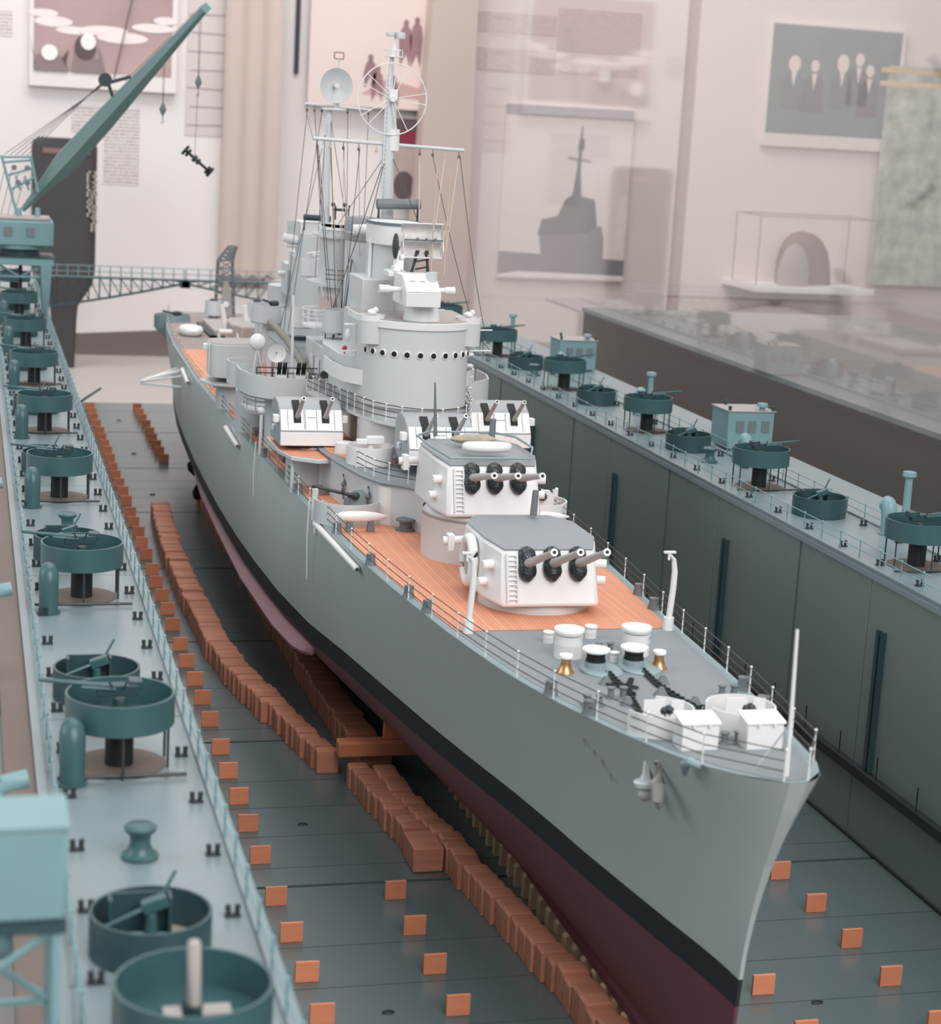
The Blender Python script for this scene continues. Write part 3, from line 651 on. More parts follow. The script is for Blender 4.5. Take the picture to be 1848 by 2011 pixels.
def post(x, y, h):
    g = empty('mushroom_post', (x, y, HZ), parent=dock)
    obj('post', MB().lathe((0,0,0), [(.02,0), (.3,0), (.26,.2), (.24,h-.5), (.3,h-.45), (.46,h-.35), (.42,h-.08), (.02,h)], 18), TEALL, g, at=(x, y, HZ), sharp=50)
for x, y, h in [(29.0, 97.5, 3.0), (28.3, 47.8, 3.7), (29.3, 143.5, 3.0)]: post(x, y, h)
# --- cross beam pipes on the wing decks
for s in (-1, 1):
    for i in range(9):
        y = (LY[0]-2+24.1*i) if s < 0 else RY[0]-2.2+23.32*i
        obj('deck_pipe', MB().cyl((s*21.6, y, HZ+.12), (s*26.2, y, HZ+.12), .07, .07, 6), DARKM, dock)
# --- piping and ventilators outside the left wall
def outer_vent(y):
    c = (-28.3, y, 8); g = empty('outboard_ventilator', c, parent=dock); k = dict(at=c)
    obj('vent_pipe', MB().tube([(-.4,0,0), (-.4,0,9.5), (-.3,.1,10.6), (.1,.2,11.2), (.8,.3,11.3)], [.3]*5, 14), TEALL, g, sharp=60, **k)
    obj('vent_elbow', MB().tube([(-.7,-.2,8.2), (-.7,-.2,7.4), (-.4,-.1,6.9), (.4,0,6.8), (1.0,0,6.8)], .28, 12), TEALL, g, sharp=60, **k)
    obj('mushroom_cap', MB().lathe((-.6,-1.2,0), [(.02,0), (.25,0), (.25,10.4), (.5,10.6), (.62,10.9), (.62,11.4), (.5,11.6), (.02,11.7)], 22), TEALL, g, sharp=50, **k)
    obj('bracket', MB().box(-1.0, 1.3, -1.5, .3, 6.2, 6.4), TEALL, g, **k)
for y in (-2.5, 21, 44): outer_vent(y)

# --- swing footbridge at the far end
def half_bridge(s):
    g = empty('foot_bridge', (s*W0-.8, 193, HZ), parent=dock)
    xa, xb = s*(W0+.2), -1.6+s*.15; N = 14; y0, y1 = 192.6, 194.0
    zt = 16.95; zb = lambda t: 12.9+3.6*t**1.25
    X = [xa+(xb-xa)*i/N for i in range(N+1)]
    mb = MB()
    for y in (y0, y1): mb.cyl((xa, y, zt), (xb, y, zt), .12, .12, 6)
    mb.box(min(xa, xb), max(xa, xb), y0, y1, zt-.05, zt+.08)
    obj('walkway_deck', mb, TEAL, g)
    mb = MB()
    for y in (y0, y1):
        for i in range(N): mb.bar((X[i], y, zb(i/N)), (X[i+1], y, zb((i+1)/N)), .08)
    obj('lower_chord', mb, TEAL, g)
    for y in (y0, y1):
        for i in range(N):
            obj('truss_strut', MB().bar((X[i], y, zt), (X[i+1], y, zb((i+1)/N)), .06), TEAL, g)
            obj('truss_post', MB().bar((X[i+1], y, zt), (X[i+1], y, zb((i+1)/N)), .05), TEAL, g)
    mb = MB()
    for y in (y0, y1):
        for i in range(N+1): mb.bar((X[i], y, zt), (X[i], y, zt+1.5), .04)
        for z in (.75, 1.5): mb.bar((xa, y, zt+z), (xb, y, zt+z), .03)
    obj('bridge_railing', mb, TEALL, g)
    obj('lock_box', MB().box(xb-s*.1-.6, xb-s*.1+.6, 192.4, 194.2, 16.0, 17.0), TEALD, g, bevel=.1)
half_bridge(-1); half_bridge(1)
obj('dock_end_pole', MB().cyl((-16.6, 188, 0.4), (-12.6, 188, 3.2), .18, .14, 8), TEAL, dock)
# ================================================================ ship model
XC = -0.6
ship = empty('warship_model', (XC, 80, 1.5), 'long grey model cruiser with orange wooden deck and white turrets, standing in the dock', 'ship model')
ZD = [(-1,17.45),(0,17.4),(3,16.95),(6,16.6),(10,16.25),(15,15.9),(20,15.6),(28,15.3),(40,15.2),(60,15.2),(100,15.2),(130,15.1),(160,15.0),(175,15.0)]
HD = [(0,.35),(.5,.95),(1.2,1.5),(2.5,2.1),(5,2.75),(9,3.6),(14,4.55),(20,5.35),(27,6.0),(36,6.8),(45,7.4),(55,7.8),(70,8.1),(90,8.5),(115,8.6),(140,8.0),(155,7.2),(165,6.3),(172,5.2)]
HW = [(0,.08),(2,.25),(6,.95),(13,2.05),(19,2.8),(27,4.2),(34,5.3),(44,6.6),(52,7.9),(62,8.7),(75,9.1),(90,9.15),(112,8.7),(132,7.9),(150,6.5),(165,4.6),(172,3.4)]
ZW, ZB, ZK, ZUP = 8.2, 7.0, 1.6, 5.0
def ystem(z): return lerp([(1.5,3.9),(4,3.6),(6.2,3.5),(7.5,3.4),(9.1,3.2),(10.8,2.8),(12.5,2.2),(13.9,1.6),(15.4,.8),(17.4,-.05)], z)
def yst(z): return lerp([(1.5,150),(4,155),(6,163),(7.5,170),(9,172.0),(15.2,173.0)], z)
SS = [0,.0012,.003,.006,.010,.016,.024,.034,.046,.06,.08,.1,.125,.155,.19,.23,.27,.31,.36,.41,.46,.52,.58,.64,.7,.76,.82,.87,.91,.95,.98,1.0]
def zdeck(y): return smooth(ZD, y)
def hull_pt(s, lev):
    """lev 0..1 above the waterline, -1..0 in the black band, -2..-1 below"""
    if lev >= 0:
        z = ZW+(lerp(ZD, s*172)-ZW)*lev
        y0 = ystem(z); y = y0+s*(yst(z)-y0)
        z = ZW+(zdeck(y)-ZW)*lev; y0 = ystem(z); y = y0+s*(yst(z)-y0); d = y-y0
        hw = smooth(HW, d) if d > 1.3 else lerp(HW, d); hd = smooth(HD, d) if d > 1.3 else lerp(HD, d)
        e = lerp([(0,2.1),(30,1.9),(60,1.4),(120,1.2),(172,.9)], d)
        return hw+(hd-hw)*lev**e, y, z
    z = ZW+(ZW-ZB)*lev if lev >= -1 else ZB+(ZB-ZK)*(lev+1)
    y0 = ystem(z); y = y0+s*(yst(z)-y0); d = y-y0
    hw = smooth(HW, d) if d > 1.3 else lerp(HW, d)
    if lev >= -1: return hw*(1+.012*lev), y, z
    t = -(lev+1)
    p = lerp([(0,1.1),(20,1.3),(45,1.4),(70,1.4),(120,1.4),(150,1.3),(172,1.2)], d)
    return max(.06, hw*.988*max(0, 1-t**p)**(1/min(p, 2.6)) if t < 1 else .35), y, z
def hull_strip(levels, material, name):
    mb = MB()
    for sgn in (-1, 1):
        rows = []
        for lv in levels:
            rows.append([(XC+sgn*hull_pt(s, lv)[0], hull_pt(s, lv)[1], hull_pt(s, lv)[2]) for s in SS])
        if sgn > 0: rows = [r for r in rows[::-1]]
        k = len(mb.v)
        for r in rows: mb.v += r
        n = len(SS)
        for i in range(len(rows)-1):
            for j in range(n-1):
                a = k+i*n+j; mb.f.append((a, a+1, a+1+n, a+n))
    # close stem and transom
    for s in (0.0, 1.0):
        for a, b in zip(levels, levels[1:]):
            h0, y0, z0 = hull_pt(s, a); h1, y1, z1 = hull_pt(s, b)
            q_ = [(XC-h0, y0, z0), (XC+h0, y0, z0), (XC+h1, y1, z1), (XC-h1, y1, z1)]
            if s == 0: bulge = .0
            mb.quad(*(q_ if s == 0 else q_[::-1]))
    return obj(name, mb, material, ship, sharp=70)
hull_strip([1,.86,.72,.58,.45,.33,.22,.11,0], HULL, 'hull_side')
hull_strip([0,-.5,-1], BLACK, 'boot_topping')
hull_strip([-1,-1.15,-1.3,-1.45,-1.6,-1.7,-1.8,-1.88,-1.95,-2.0], RED, 'hull_bottom')
def deck_poly(y0, y1, inset, n=60, dz=0.0):
    L_, R_ = [], []
    for i in range(n+1):
        y = y0+(y1-y0)*i/n; h = max(.1, (smooth(HD, y) if y > 1.3 else lerp(HD, max(0, y)))-inset); z = zdeck(y)+dz
        L_.append((XC-h, y, z)); R_.append((XC+h, y, z))
    mb = MB(); mb.v = L_+R_
    for i in range(n): mb.f.append((i, n+1+i, n+2+i, i+1))
    return mb
obj('steel_deck', deck_poly(0.0, 173.0, .02, 110), WATERWAY, ship, sharp=80)
obj('foredeck_paint', deck_poly(0.3, 27.6, .45, 50, .015), DECKG, ship, sharp=80)
obj('wooden_deck', deck_poly(27.6, 136, .5, 60, .03), WDECK, ship, sharp=80)
obj('quarterdeck_paint', deck_poly(136, 172.5, .4, 14, .02), mat('quarterdeck_brownish_grey', (148, 134, 130), .6), ship, sharp=80)
obj('keel', MB().box(XC-.35, XC+.35, 4.4, 150, 1.32, 1.7), RED, ship)
# stem bar highlight edge
obj('bilge_keel', MB().rings([[(XC-h+.5, y, 6.7), (XC-h-w_, y, 6.25), (XC-h-w_, y, 6.1), (XC-h+.5, y, 6.3)] for y, w_, h in [(55.0,-.3,7.9),(55.7,.25,7.95),(57,.5,8.1),(62,.55,8.55),(75,.5,8.95),(90,.3,8.95),(105,.1,8.8),(118,-.2,8.3)]]), PINK, ship)
def side_x(y, z, sgn=-1):
    best = None
    for s in [i/400 for i in range(401)]:
        lv = (z-ZW)/(zdeck(y)-ZW) if z >= ZW else (z-ZW)/(ZW-ZB)
        h, yy, zz = hull_pt(s, lv)
        if best is None or abs(yy-y) < best[0]: best = (abs(yy-y), h)
    return XC+sgn*best[1]
# anchor and hawse
def anchor(sgn):
    g = empty('anchor', (XC+sgn*2.6, 8.6, 14.4), parent=ship); AY, AZ = -1.3, 1.25
    x = side_x(9.4+AY, 13.6+AZ, sgn)
    obj('anchor_shank', MB().rings([[(x+sgn*.25+a, 9.4+AY+b, z+AZ) for a, b in ((-w_,-w_),(w_,-w_),(w_,w_),(-w_,w_))] for z, w_ in ((14.9,.04),(13.6,.12),(13.4,.18))]), PALE, g)
    obj('anchor_crown', MB().rings([[(x+sgn*.3+.5*math.cos(t)*w_, 9.2+AY+.35*math.sin(t)*w_, z+AZ) for t in [2*PI*j/14 for j in range(14)]] for z, w_ in ((13.45,.9),(13.38,1.05),(13.2,.9),(13.1,.4))]), PALE, g)
    obj('anchor_ball', MB().sph((x+sgn*.25, 9.2+AY, 12.85+AZ), .36, .3, .28), BARREL, g)
    obj('anchor_fluke', MB().tube([(x+sgn*.0, 8.5+AY, 15.0+AZ), (x+sgn*.16, 8.2+AY, 14.5+AZ), (x+sgn*.3, 7.9+AY, 13.8+AZ), (x+sgn*.3, 7.8+AY, 13.2+AZ), (x+sgn*.1, 8.1+AY, 12.7+AZ)], [.08,.24,.3,.27,.1], 10), BARREL, g)
anchor(-1); anchor(1)
for i, (dy, dz) in enumerate([(0,0),(.5,-.35),(.9,-.8),(-.45,.3)]):
    y = 13.2-dy; z = 14.2+dz
    x = side_x(y, z)
    obj('hull_scrape', MB().rings([[(x-.012, y-.3, z-.28), (x-.012, y+.35, z+.22), (x+.02, y+.35, z+.30), (x+.02, y-.3, z-.2)], [(x-.02, y-.28, z-.2), (x-.02, y+.33, z+.28), (x, y+.33, z+.3), (x, y-.28, z-.18)]]), mat('scrape_brown', (150, 128, 118), .7) if i == 0 else bpy.data.materials['scrape_brown'], ship)
# bow fairlead plates at the deck edge
for sgn in (-1, 1):
    for y in ((4.0,) if sgn < 0 else ()):
        x = XC+sgn*(lerp(HD, y)-.1)
        obj('fairlead', MB().tube([(x, y-.7, zdeck(y)+.05), (x+sgn*.3, y-.4, zdeck(y)+.15), (x+sgn*.35, y, zdeck(y)-.1), (x+sgn*.2, y+.3, zdeck(y)-.6)], [.12,.2,.2,.1], 8), WATERWAY, ship)
    for y in (12.0, 15.5, 31.5, 34.6, 42.0, 50.0, 62, 75):
        x = XC+sgn*(smooth(HD, y)-.3)
        g = empty('closed_fairlead', (x, y, zdeck(y)), parent=ship)
        obj('fairlead_body', MB().lathe((0,0,0), [(.02,0), (.34,0), (.30,.12), (.24,.45), (.26,.62), (.02,.66)], 14), GREYD, g, at=(x, y, zdeck(y)))
# guard rails along the deck edges
for sgn in (-1, 1):
    pts = []
    for i in range(61):
        y = .4+i*(170-.4)/60; h = (smooth(HD, y) if y > 1.3 else lerp(HD, y))-.16
        pts.append((XC+sgn*max(h, .2), y, zdeck(y)))
    extra = [.2, .9, 1.6, 2.4, 3.6]
    pts = [(XC+sgn*(lerp(HD, e)-.12), e, zdeck(e)) for e in extra]+[p for p in pts if p[1] > 4.5]
    guard_rail(ship, pts, 3.9, 1.2, 'deck_rail', PALE, 3, .042, .025)
# jack staff
g = empty('jack_staff', (XC, 1.0, 17.2), parent=ship)
obj('staff', MB().tube([(XC, 1.0, 17.2), (XC+.0, 1.1, 20), (XC-.02, 1.2, 22.7)], [.085,.075,.06], 10), PALE, g)
obj('staff_brace', MB().bar((XC-.5, 2.6, 17.0), (XC, 1.1, 19.2), .04), PALE, g)
obj('staff_brace', MB().bar((XC+.5, 2.2, 17.0), (XC, 1.1, 19.2), .04), PALE, g)
# davits by the breakwater
for sgn in (-1, 1):
    x = XC+sgn*5.2+.15; y = 27.3; z = 15.25
    g = empty('curved_davit', (x, y, z), parent=ship)
    obj('davit_base', MB().cyl((x, y, z), (x, y, z+.75), .28, .26, 14), PALE, g)
    obj('davit_arm', MB().tube([(x, y, z+.7), (x+.1, y, z+2.2), (x+.12, y, z+3.1), (x+.02, y, z+3.7), (x-.25, y, z+4.05)], [.16,.16,.15,.12,.08], 12), PALE, g)
    obj('davit_head', MB().box(x-.52, x+.08, y-.1, y+.1, z+4.05, z+4.15).box(x-.3, x-.2, y-.05, y+.05, z+3.7, z+4.05), PALE, g)

SHG = mat('shield_mid_grey', (166, 169, 172), .45)
mat_white = mat('bright_white_grey_paint', (240, 240, 240), .42, var=.02)
# ---------------------------------------------------------------- big turrets
def big_turret(cx, cy, zb, name, raised, zoff=0):
    g = empty(name, (cx, cy, zb), parent=ship)
    R = 2.95 if not raised else 3.3
    if raised:
        obj('barbette', MB().lathe((cx, cy, 0), [(.05, 15.2), (R, 15.2), (R, 17.75), (R+.03, 17.8), (R+.03, 17.9), (R, 17.95), (R, zb+.1), (.05, zb+.1)], 48), LIGHT, g)
    obj('turret_ring', MB().lathe((cx, cy, zb), [(.05, 0), (R-.05, 0), (R-.05, .35), (R-.3, .6), (.05, .6)], 48), LIGHT, g)
    z0, z1 = zb+.55, zb+3.35; WD = 1.06 if raised else 1.0
    bot = [(-2.6*WD,-3.2),(2.6*WD,-3.2),(3.15,-1.2),(3.15,3.2),(2.2,5.0),(-2.2,5.0),(-3.15,3.2),(-3.15,-1.2)]
    top = [(-2.38*WD,-2.35),(2.38*WD,-2.35),(3.0,-.6),(3.0,3.2),(2.1,4.8),(-2.1,4.8),(-3.0,3.2),(-3.0,-.6)]
    z1b = z1+.25
    tz = lambda p: z1 if p[1] < -1 else z1b
    B_ = [(cx+a, cy+b, z0) for a, b in bot]; T_ = [(cx+a, cy+b, tz((a, b))) for a, b in top]
    obj('gun_house', MB().rings([B_, T_]), PALE, g, bevel=.22)
    rf = [(cx+a*.99, cy+b*.99, tz((a, b))+.012) for a, b in top]; rf2 = [(x, y, z+.05) for x, y, z in rf]
    obj('house_roof', MB().rings([rf, rf2]), ROOF, g, bevel=.03)
    el = .36 if not raised else .22
    for xo in ((-1.24, .1, 1.46) if not raised else (-1.28, .05, 1.42)):
        fy = cy-2.62; fz = z0+2.22
        obj('blast_bag', MB().rings([[(cx+xo+.46*w_*math.cos(t)*(1-.18*(h > .5)), fy-.16-.34*w_+.18*h*.9+.05*math.sin(5*t)*w_-(.12 if h < 0 else 0), 0) if False else (cx+xo+.5*w_*math.cos(t), fy-.05+.30*h-.42*w_*max(0, -math.sin(t))+.12*w_*max(0, math.sin(t)), fz-.05+.82*h+.05*math.sin(3*t+4*h)) for t in [2*PI*j/18 for j in range(18)]] for h, w_ in ((-1,.25),(-.9,.55),(-.7,.85),(-.4,1.0),(0,.95),(.25,.82),(.5,.95),(.75,.86),(.92,.55),(1,.2))]), BAG, g, sharp=80)
        ca, sa = math.cos(el), math.sin(el)
        p0 = Vector((cx+xo, fy-.2, fz)); d = Vector((0, -ca, sa)); Lg = 4.5
        mb = MB().tube([p0, p0+d*1.0, p0+d*Lg], [.25,.22,.15], 16)
        b = obj('gun_barrel', mb, BARREL, g, sharp=50)
        e = p0+d*Lg
        obj('muzzle_ring', MB().cyl(e-d*.05, e+d*.03, .19, .19, 16), PALE, g)
        obj('bore', MB().cyl(e+d*.03, e+d*.045, .09, .09, 12), BORE, g)
    # face ladder
    lx = cx-2.02; mb = MB()
    def fp(x, t): return (x, cy-3.2+.85*t-.14, z0+2.8*t)
    for xx in (lx-.26, lx+.26): mb.bar(fp(xx, .12), fp(xx, .96), .06)
    for i in range(10): mb.bar(fp(lx-.26, .16+.085*i), fp(lx+.26, .16+.085*i), .045)
    obj('face_ladder', mb, PALE, g)
    # rangefinder ears
    for sg in (-1, 1):
        obj('sight_hood', MB().cyl((cx+sg*2.6, cy-1.5, z0+1.9), (cx+sg*3.35, cy-1.7, z0+1.9), .26, .24, 14), PALE, g)
        obj('sight_hood', MB().cyl((cx+sg*2.8, cy-1.2, z0+.95), (cx+sg*3.45, cy-1.4, z0+.95), .24, .22, 14), PALE, g)
        obj('rangefinder_arm', MB().cyl((cx+sg*2.8, cy+3.2, z0+2.1), (cx+sg*4.15, cy+3.4, z0+2.0), .22, .22, 14).box(min(cx+sg*3.6, cx+sg*3.95), max(cx+sg*3.6, cx+sg*3.95), cy+3.0, cy+3.6, z0+1.5, z0+2.4), PALE, g, bevel=.04)
    return g
t1 = big_turret(XC, 33.3, 15.25, 'forward_gun_turret', False)
zt = 15.25+3.9
obj('carley_float', MB().tube([(XC-3.35+.1*math.cos(a)*0, 34.2+.95*math.cos(a), 15.25+2.1+1.15*math.sin(a)) for a in [2*PI*j/22 for j in range(22)]], .28, 10, True), PALE, t1, sharp=80)
obj('float_netting', MB().rings([[(XC-3.3-.12*k, 34.2+.75*math.cos(a), 17.35+.95*math.sin(a)) for a in [2*PI*j/20 for j in range(20)]] for k in (0, 1)]), mat('netting_grey_tan', (176, 172, 164), .8, var=.3, scale=200), t1)
obj('roof_periscope', MB().cyl((XC+.95, 37.2, zt-.1), (XC+1.0, 37.2, zt+1.3), .2, .17, 12), GREYD, t1)
t2 = big_turret(XC-.1, 44.4, 17.5, 'raised_gun_turret', True)
zt = 17.5+3.9
obj('roof_edge_chain', MB().tube([(XC-2.55, 42.3, zt-.15), (XC+2.15, 42.3, zt-.15), (XC+2.8, 44.2, zt+.15), (XC+2.8, 47.8, zt+.15), (XC+1.8, 49.3, zt+.15), (XC-2.2, 49.3, zt+.15), (XC-3.2, 47.8, zt+.15), (XC-3.2, 44.2, zt+.15)], .07, 6, True), WATERWAY, t2)
obj('life_raft', MB().tube([(XC-.1+1.25*math.cos(a), 43.6+.5*math.sin(a), zt+.28) for a in [2*PI*j/24 for j in range(24)]], .24, 10, True), PALE, t2, sharp=80)
obj('raft_netting', MB().sph((XC-.2, 46.3, zt+.25), 1.4, .55, .3), mat('netting_tan', (170, 160, 146), .9, var=.35, scale=180), t2)
obj('roof_periscope', MB().cyl((XC+1.1, 47.0, zt), (XC+1.15, 47.0, zt+1.35), .2, .18, 12), GREYD, t2)
obj('roof_mast', MB().cyl((XC-1.9, 48.6, zt), (XC-2.1, 48.6, zt+3.2), .12, .05, 8), GREYD, t2)
# aft turret (trained aft)
t3_ = empty('aft_gun_turret', (XC, 134, 15.1), parent=ship)
obj('barbette', MB().lathe((XC, 134, 0), [(.05,15.0),(2.9,15.0),(2.9,15.6),(.05,15.6)], 40), LIGHT, t3_)
obj('gun_house', MB().rings([[(XC+a, 134+b, z) for a, b in ((-2.3,-4.9),(2.3,-4.9),(3.1,-3.0),(3.1,1.5),(2.5,3.2),(-2.5,3.2),(-3.1,1.5),(-3.1,-3.0))] for z in (15.6, 18.4)]), PINKISH, t3_, bevel=.2)
obj('rangefinder_arm', MB().cyl((XC-4.3, 131, 17.6), (XC+4.3, 131, 17.6), .25, .25, 12), PALE, t3_)

# ---------------------------------------------------------------- twin mounts
def twin_mount(cx, cy, zb, face=-1, parent=None, dup=None, W_=4.25):
    g = empty('twin_gun_mount', (cx, cy, zb), parent=ship); k = dict(at=(cx, cy, zb))
    f = face
    def ring(x): # side profile (y, z) from face foot round to the back
        return [(x, f*2.1, .0), (x, f*2.15, .95), (x, f*2.05, 1.15), (x, f*1.35, 2.35), (x, f*.6, 2.78), (x, -f*.5, 2.95), (x, -f*1.5, 2.75), (x, -f*2.0, 2.2), (x, -f*2.1, 0)]
    h = W_/2
    obj('gun_shield', MB().rings([ring(-h), ring(-h+.12), ring(h-.12), ring(h)]), SHG, g, bevel=.07, sharp=32, **k)
    # white sloping face with panel seams
    if f < 0:
        mb = MB()
        a, b = (2.13, 1.05), (1.38, 2.33)
        def P_(x, t, o=.03): return (x, f*(a[0]+(b[0]-a[0])*t+o*.86), a[1]+(b[1]-a[1])*t+o*.5)
        slots = [(-.95, .36), (.95, .36)]
        segs = [(-h+.06, -.95-.25), (-.95+.25, .95-.25), (.95+.25, h-.06)]
        for s0, s1 in segs: mb.rings([[P_(s0, 0), P_(s1, 0), P_(s1, 1), P_(s0, 1)], [P_(s0, 0, .07), P_(s1, 0, .07), P_(s1, 1, .07), P_(s0, 1, .07)]])
        for sx in (-.95, .95): mb.rings([[P_(sx-.25, 0), P_(sx+.25, 0), P_(sx+.25, .42), P_(sx-.25, .42)], [P_(sx-.25, 0, .07), P_(sx+.25, 0, .07), P_(sx+.25, .42, .07), P_(sx-.25, .42, .07)]])
        obj('sloped_face_plate', mb, mat_white, g, **k)
        mb = MB()
        for x in (-1.6, -.5, -.42, .35, 1.55): mb.bar(P_(x, .06, .08), P_(x, .98, .08), .018)
        mb.bar(P_(-.3, .62, .08), P_(.3, .62, .08), .02)
        obj('panel_seam', mb, GREYD, g, **k)
        obj('face_foot_plate', MB().box(-h+.02, h-.02, f*2.22, f*2.13, .06, .95), mat_white, g, bevel=.03, **k)
        for sx in (-.95, .95):
            prf = lambda xx, o: [P_(xx, .36, o), P_(xx, 1.0, o), (xx, f*1.0, 2.6+o), (xx, f*.62, 2.8+o)]
            obj('gun_port', MB().rings([prf(sx-.25,.0)+prf(sx-.25,.1)[::-1], prf(sx+.25,.0)+prf(sx+.25,.1)[::-1]]), BORE, g, **k)
            el = .62; p0 = Vector((sx, f*1.5, 1.75)); d = Vector((0, f*math.cos(el), math.sin(el)))
            b_ = obj('gun_barrel', MB().tube([p0, p0+d*1.0, p0+d*3.0], [.17,.15,.12], 14), BARREL, g, sharp=50, **k)
            obj('muzzle_ring', MB().cyl(p0+d*2.96, p0+d*3.03, .15, .15, 14), PALE, g, at=(cx, cy, zb))
            obj('bore', MB().cyl(p0+d*3.03, p0+d*3.05, .08, .08, 10), BORE, g, at=(cx, cy, zb))
    for sg in (-1, 1):
        obj('sight_box', MB().box(min(sg*h, sg*(h+.38)), max(sg*h, sg*(h+.38)), f*1.6 if f < 0 else 1.0, (f*1.6 if f < 0 else 1.0)+.6, 1.5, 2.0), mat_white, g, bevel=.04, **k)
        obj('sight_box', MB().box(min(sg*h, sg*(h+.2)), max(sg*h, sg*(h+.2)), -f*.2-.25, -f*.2+.25, .7, 1.1), PALE, g, bevel=.04, **k)
    obj('mount_skirt', MB().lathe((0,0,0), [(.05,-.22),(1.75,-.22),(1.85,0),(.05,0)], 30), DARKM, g, **k)
    return g
tm = twin_mount(-7.15, 66.1, 17.95)
copy_tree(tm, ship, (5.95, 66.1, 17.95))
copy_tree(tm, ship, (-.75, 55.9, 18.6))
def aft_mount(cx, cy, zb):
    g = empty('twin_gun_mount', (cx, cy, zb), parent=ship); k = dict(at=(cx, cy, zb))
    rr = [(2.15*(abs(math.cos(t))**.4)*math.copysign(1, math.cos(t)), 2.2*(abs(math.sin(t))**.5)*math.copysign(1, math.sin(t))) for t in [2*PI*j/40+.01 for j in range(40)]]
    obj('gun_shield', MB().prism(rr, 0, 2.75), LIGHT, g, sharp=50, bevel=.06, **k)
    obj('shield_roof', MB().prism([(a*.97, b*.97) for a, b in rr], 2.75, 2.82), PINKISH, g, **k)
    mb = MB()
    for x in (-2.24, -2.2): pass
    for i in range(9): mb.bar((-2.2,-1.2,.3+i*.28), (-2.2,-.8,.3+i*.28), .035)
    mb.bar((-2.2,-1.2,.1),(-2.2,-1.2,2.7),.04).bar((-2.2,-.8,.1),(-2.2,-.8,2.7),.04)
    obj('shield_ladder', mb, PALE, g, **k)
    obj('round_fitting', MB().tube([(-.4+.35*math.cos(t),-2.28,.6+.35*math.sin(t)) for t in [2*PI*j/14 for j in range(14)]], .06, 6, True).sph((-.4,-2.26,.6),.14).sph((-.4,-2.26,1.1),.12), PALE, g, **k)
    for b in (-.8,.8): obj('gun_barrel', MB().cyl((b,1.6,1.7),(b,4.4,2.9),.14,.11,12), BARREL, g, **k)
    for s_ in (-1, 1): obj('sight_box', MB().box(min(s_*2.1,s_*2.5),max(s_*2.1,s_*2.5),.4,1.0,2.0,2.5), mat_white, g, bevel=.04, **k)
    obj('mount_skirt', MB().lathe((0,0,0), [(.05,-.22),(1.75,-.22),(1.85,0),(.05,0)], 30), DARKM, g, **k)
    return g
ta = aft_mount(-7.9, 97.5, 17.95)
copy_tree(ta, ship, (6.2, 97.5, 17.95))
copy_tree(ta, ship, (XC, 120.5, 18.4))

# ---------------------------------------------------------------- deck houses
def sym(pts): return [(XC-x, y) for x, y in pts]+[(XC+x, y) for x, y in pts[::-1]]
dh1 = [(1.4,48.3),(2.9,51.2),(4.2,52.6),(4.9,54.5),(5.6,59),(5.9,63),(5.9,74),(6.1,90),(6.0,112),(4.5,124)]
g = empty('main_deckhouse', (XC, 80, 15.2), parent=ship)
obj('deckhouse_wall', MB().prism(sym(dh1), 15.1, 17.75), LIGHT, g, bevel=.05)
obj('front_bulge', MB().cyl((-3.95, 52.9, 15.1), (-3.95, 52.9, 17.6), .95, .95, 24), PALE, g)
obj('front_bulge', MB().cyl((2.75, 52.9, 15.1), (2.75, 52.9, 17.6), .95, .95, 24), PALE, g)
dk1 = [(1.2,48.2),(3.1,51.1),(4.4,52.4),(5.1,54.4),(5.8,59),(6.1,63),(6.1,112),(4.5,124.2)]
obj('deckhouse_roof', MB().prism(sym(dk1), 17.75, 17.88), DECKG, g, bevel=.03)
obj('roof_planking', MB().prism([(XC-3.9,57.2),(XC-1.9,58.6),(XC-1.9,64),(XC+2,64),(XC+2,58.6),(XC+3.9,57.2),(XC+5.7,62),(XC+5.8,112),(XC-5.8,112),(XC-5.7,62)], 17.88, 17.92), WDECK, g)
for x, y in ((-5.15,55.3),(-5.32,56.4),(-5.98,60.6),(-6.15,61.8)):
    obj('porthole', MB().cyl((x+.3, y, 17.0), (x-.02, y-.05, 17.0), .2, .2, 14), PALE, g); obj('porthole_glass', MB().cyl((x+.2, y, 17.0), (x-.05, y-.06, 17.0), .12, .12, 12), BORE, g)
for y, w_ in ((53.6,.4),(57.6,.5)):
    x = XC-lerp([(b, a) for a, b in dh1], y)-.06
    obj('bulkhead_fitting', MB().tube([(x-.05, y, 15.7), (x-.12, y+.1, 16.3), (x-.05, y-.15, 16.9), (x-.12, y+.12, 17.3)], .07, 6).sph((x-.1, y, 16.7), .16).sph((x-.1, y+.15, 16.1), .13).bar((x-.1, y-.3, 16.4), (x-.1, y+.3, 16.5), .05), GREYD, g)
guard_rail(ship, [(-2.3,50.4,17.9),(-3.9,52.0,17.9),(-4.9,53.4,17.9),(-5.5,56.8,17.9)], 1.6, 1.1, 'deckhouse_rail', PALE, 3, .05, .03)
# small gun tub on the deck house front
g = empty('small_gun_tub', (-4.3, 58.3, 17.9), parent=ship)
obj('tub_rim', MB().wall((-4.35, 58.4, 0), 1.5, 17.9, 19.1, .08, n=36), PALE, g)
obj('gun_cradle', MB().cyl((-4.3,58.5,17.9),(-4.3,58.5,19.2),.25,.2,10).obox((-4.0,58.5,19.4),(1.1,.6,.5)).obox((-4.9,58.4,19.3),(.7,.35,.35)), mat_white, g, bevel=.05)
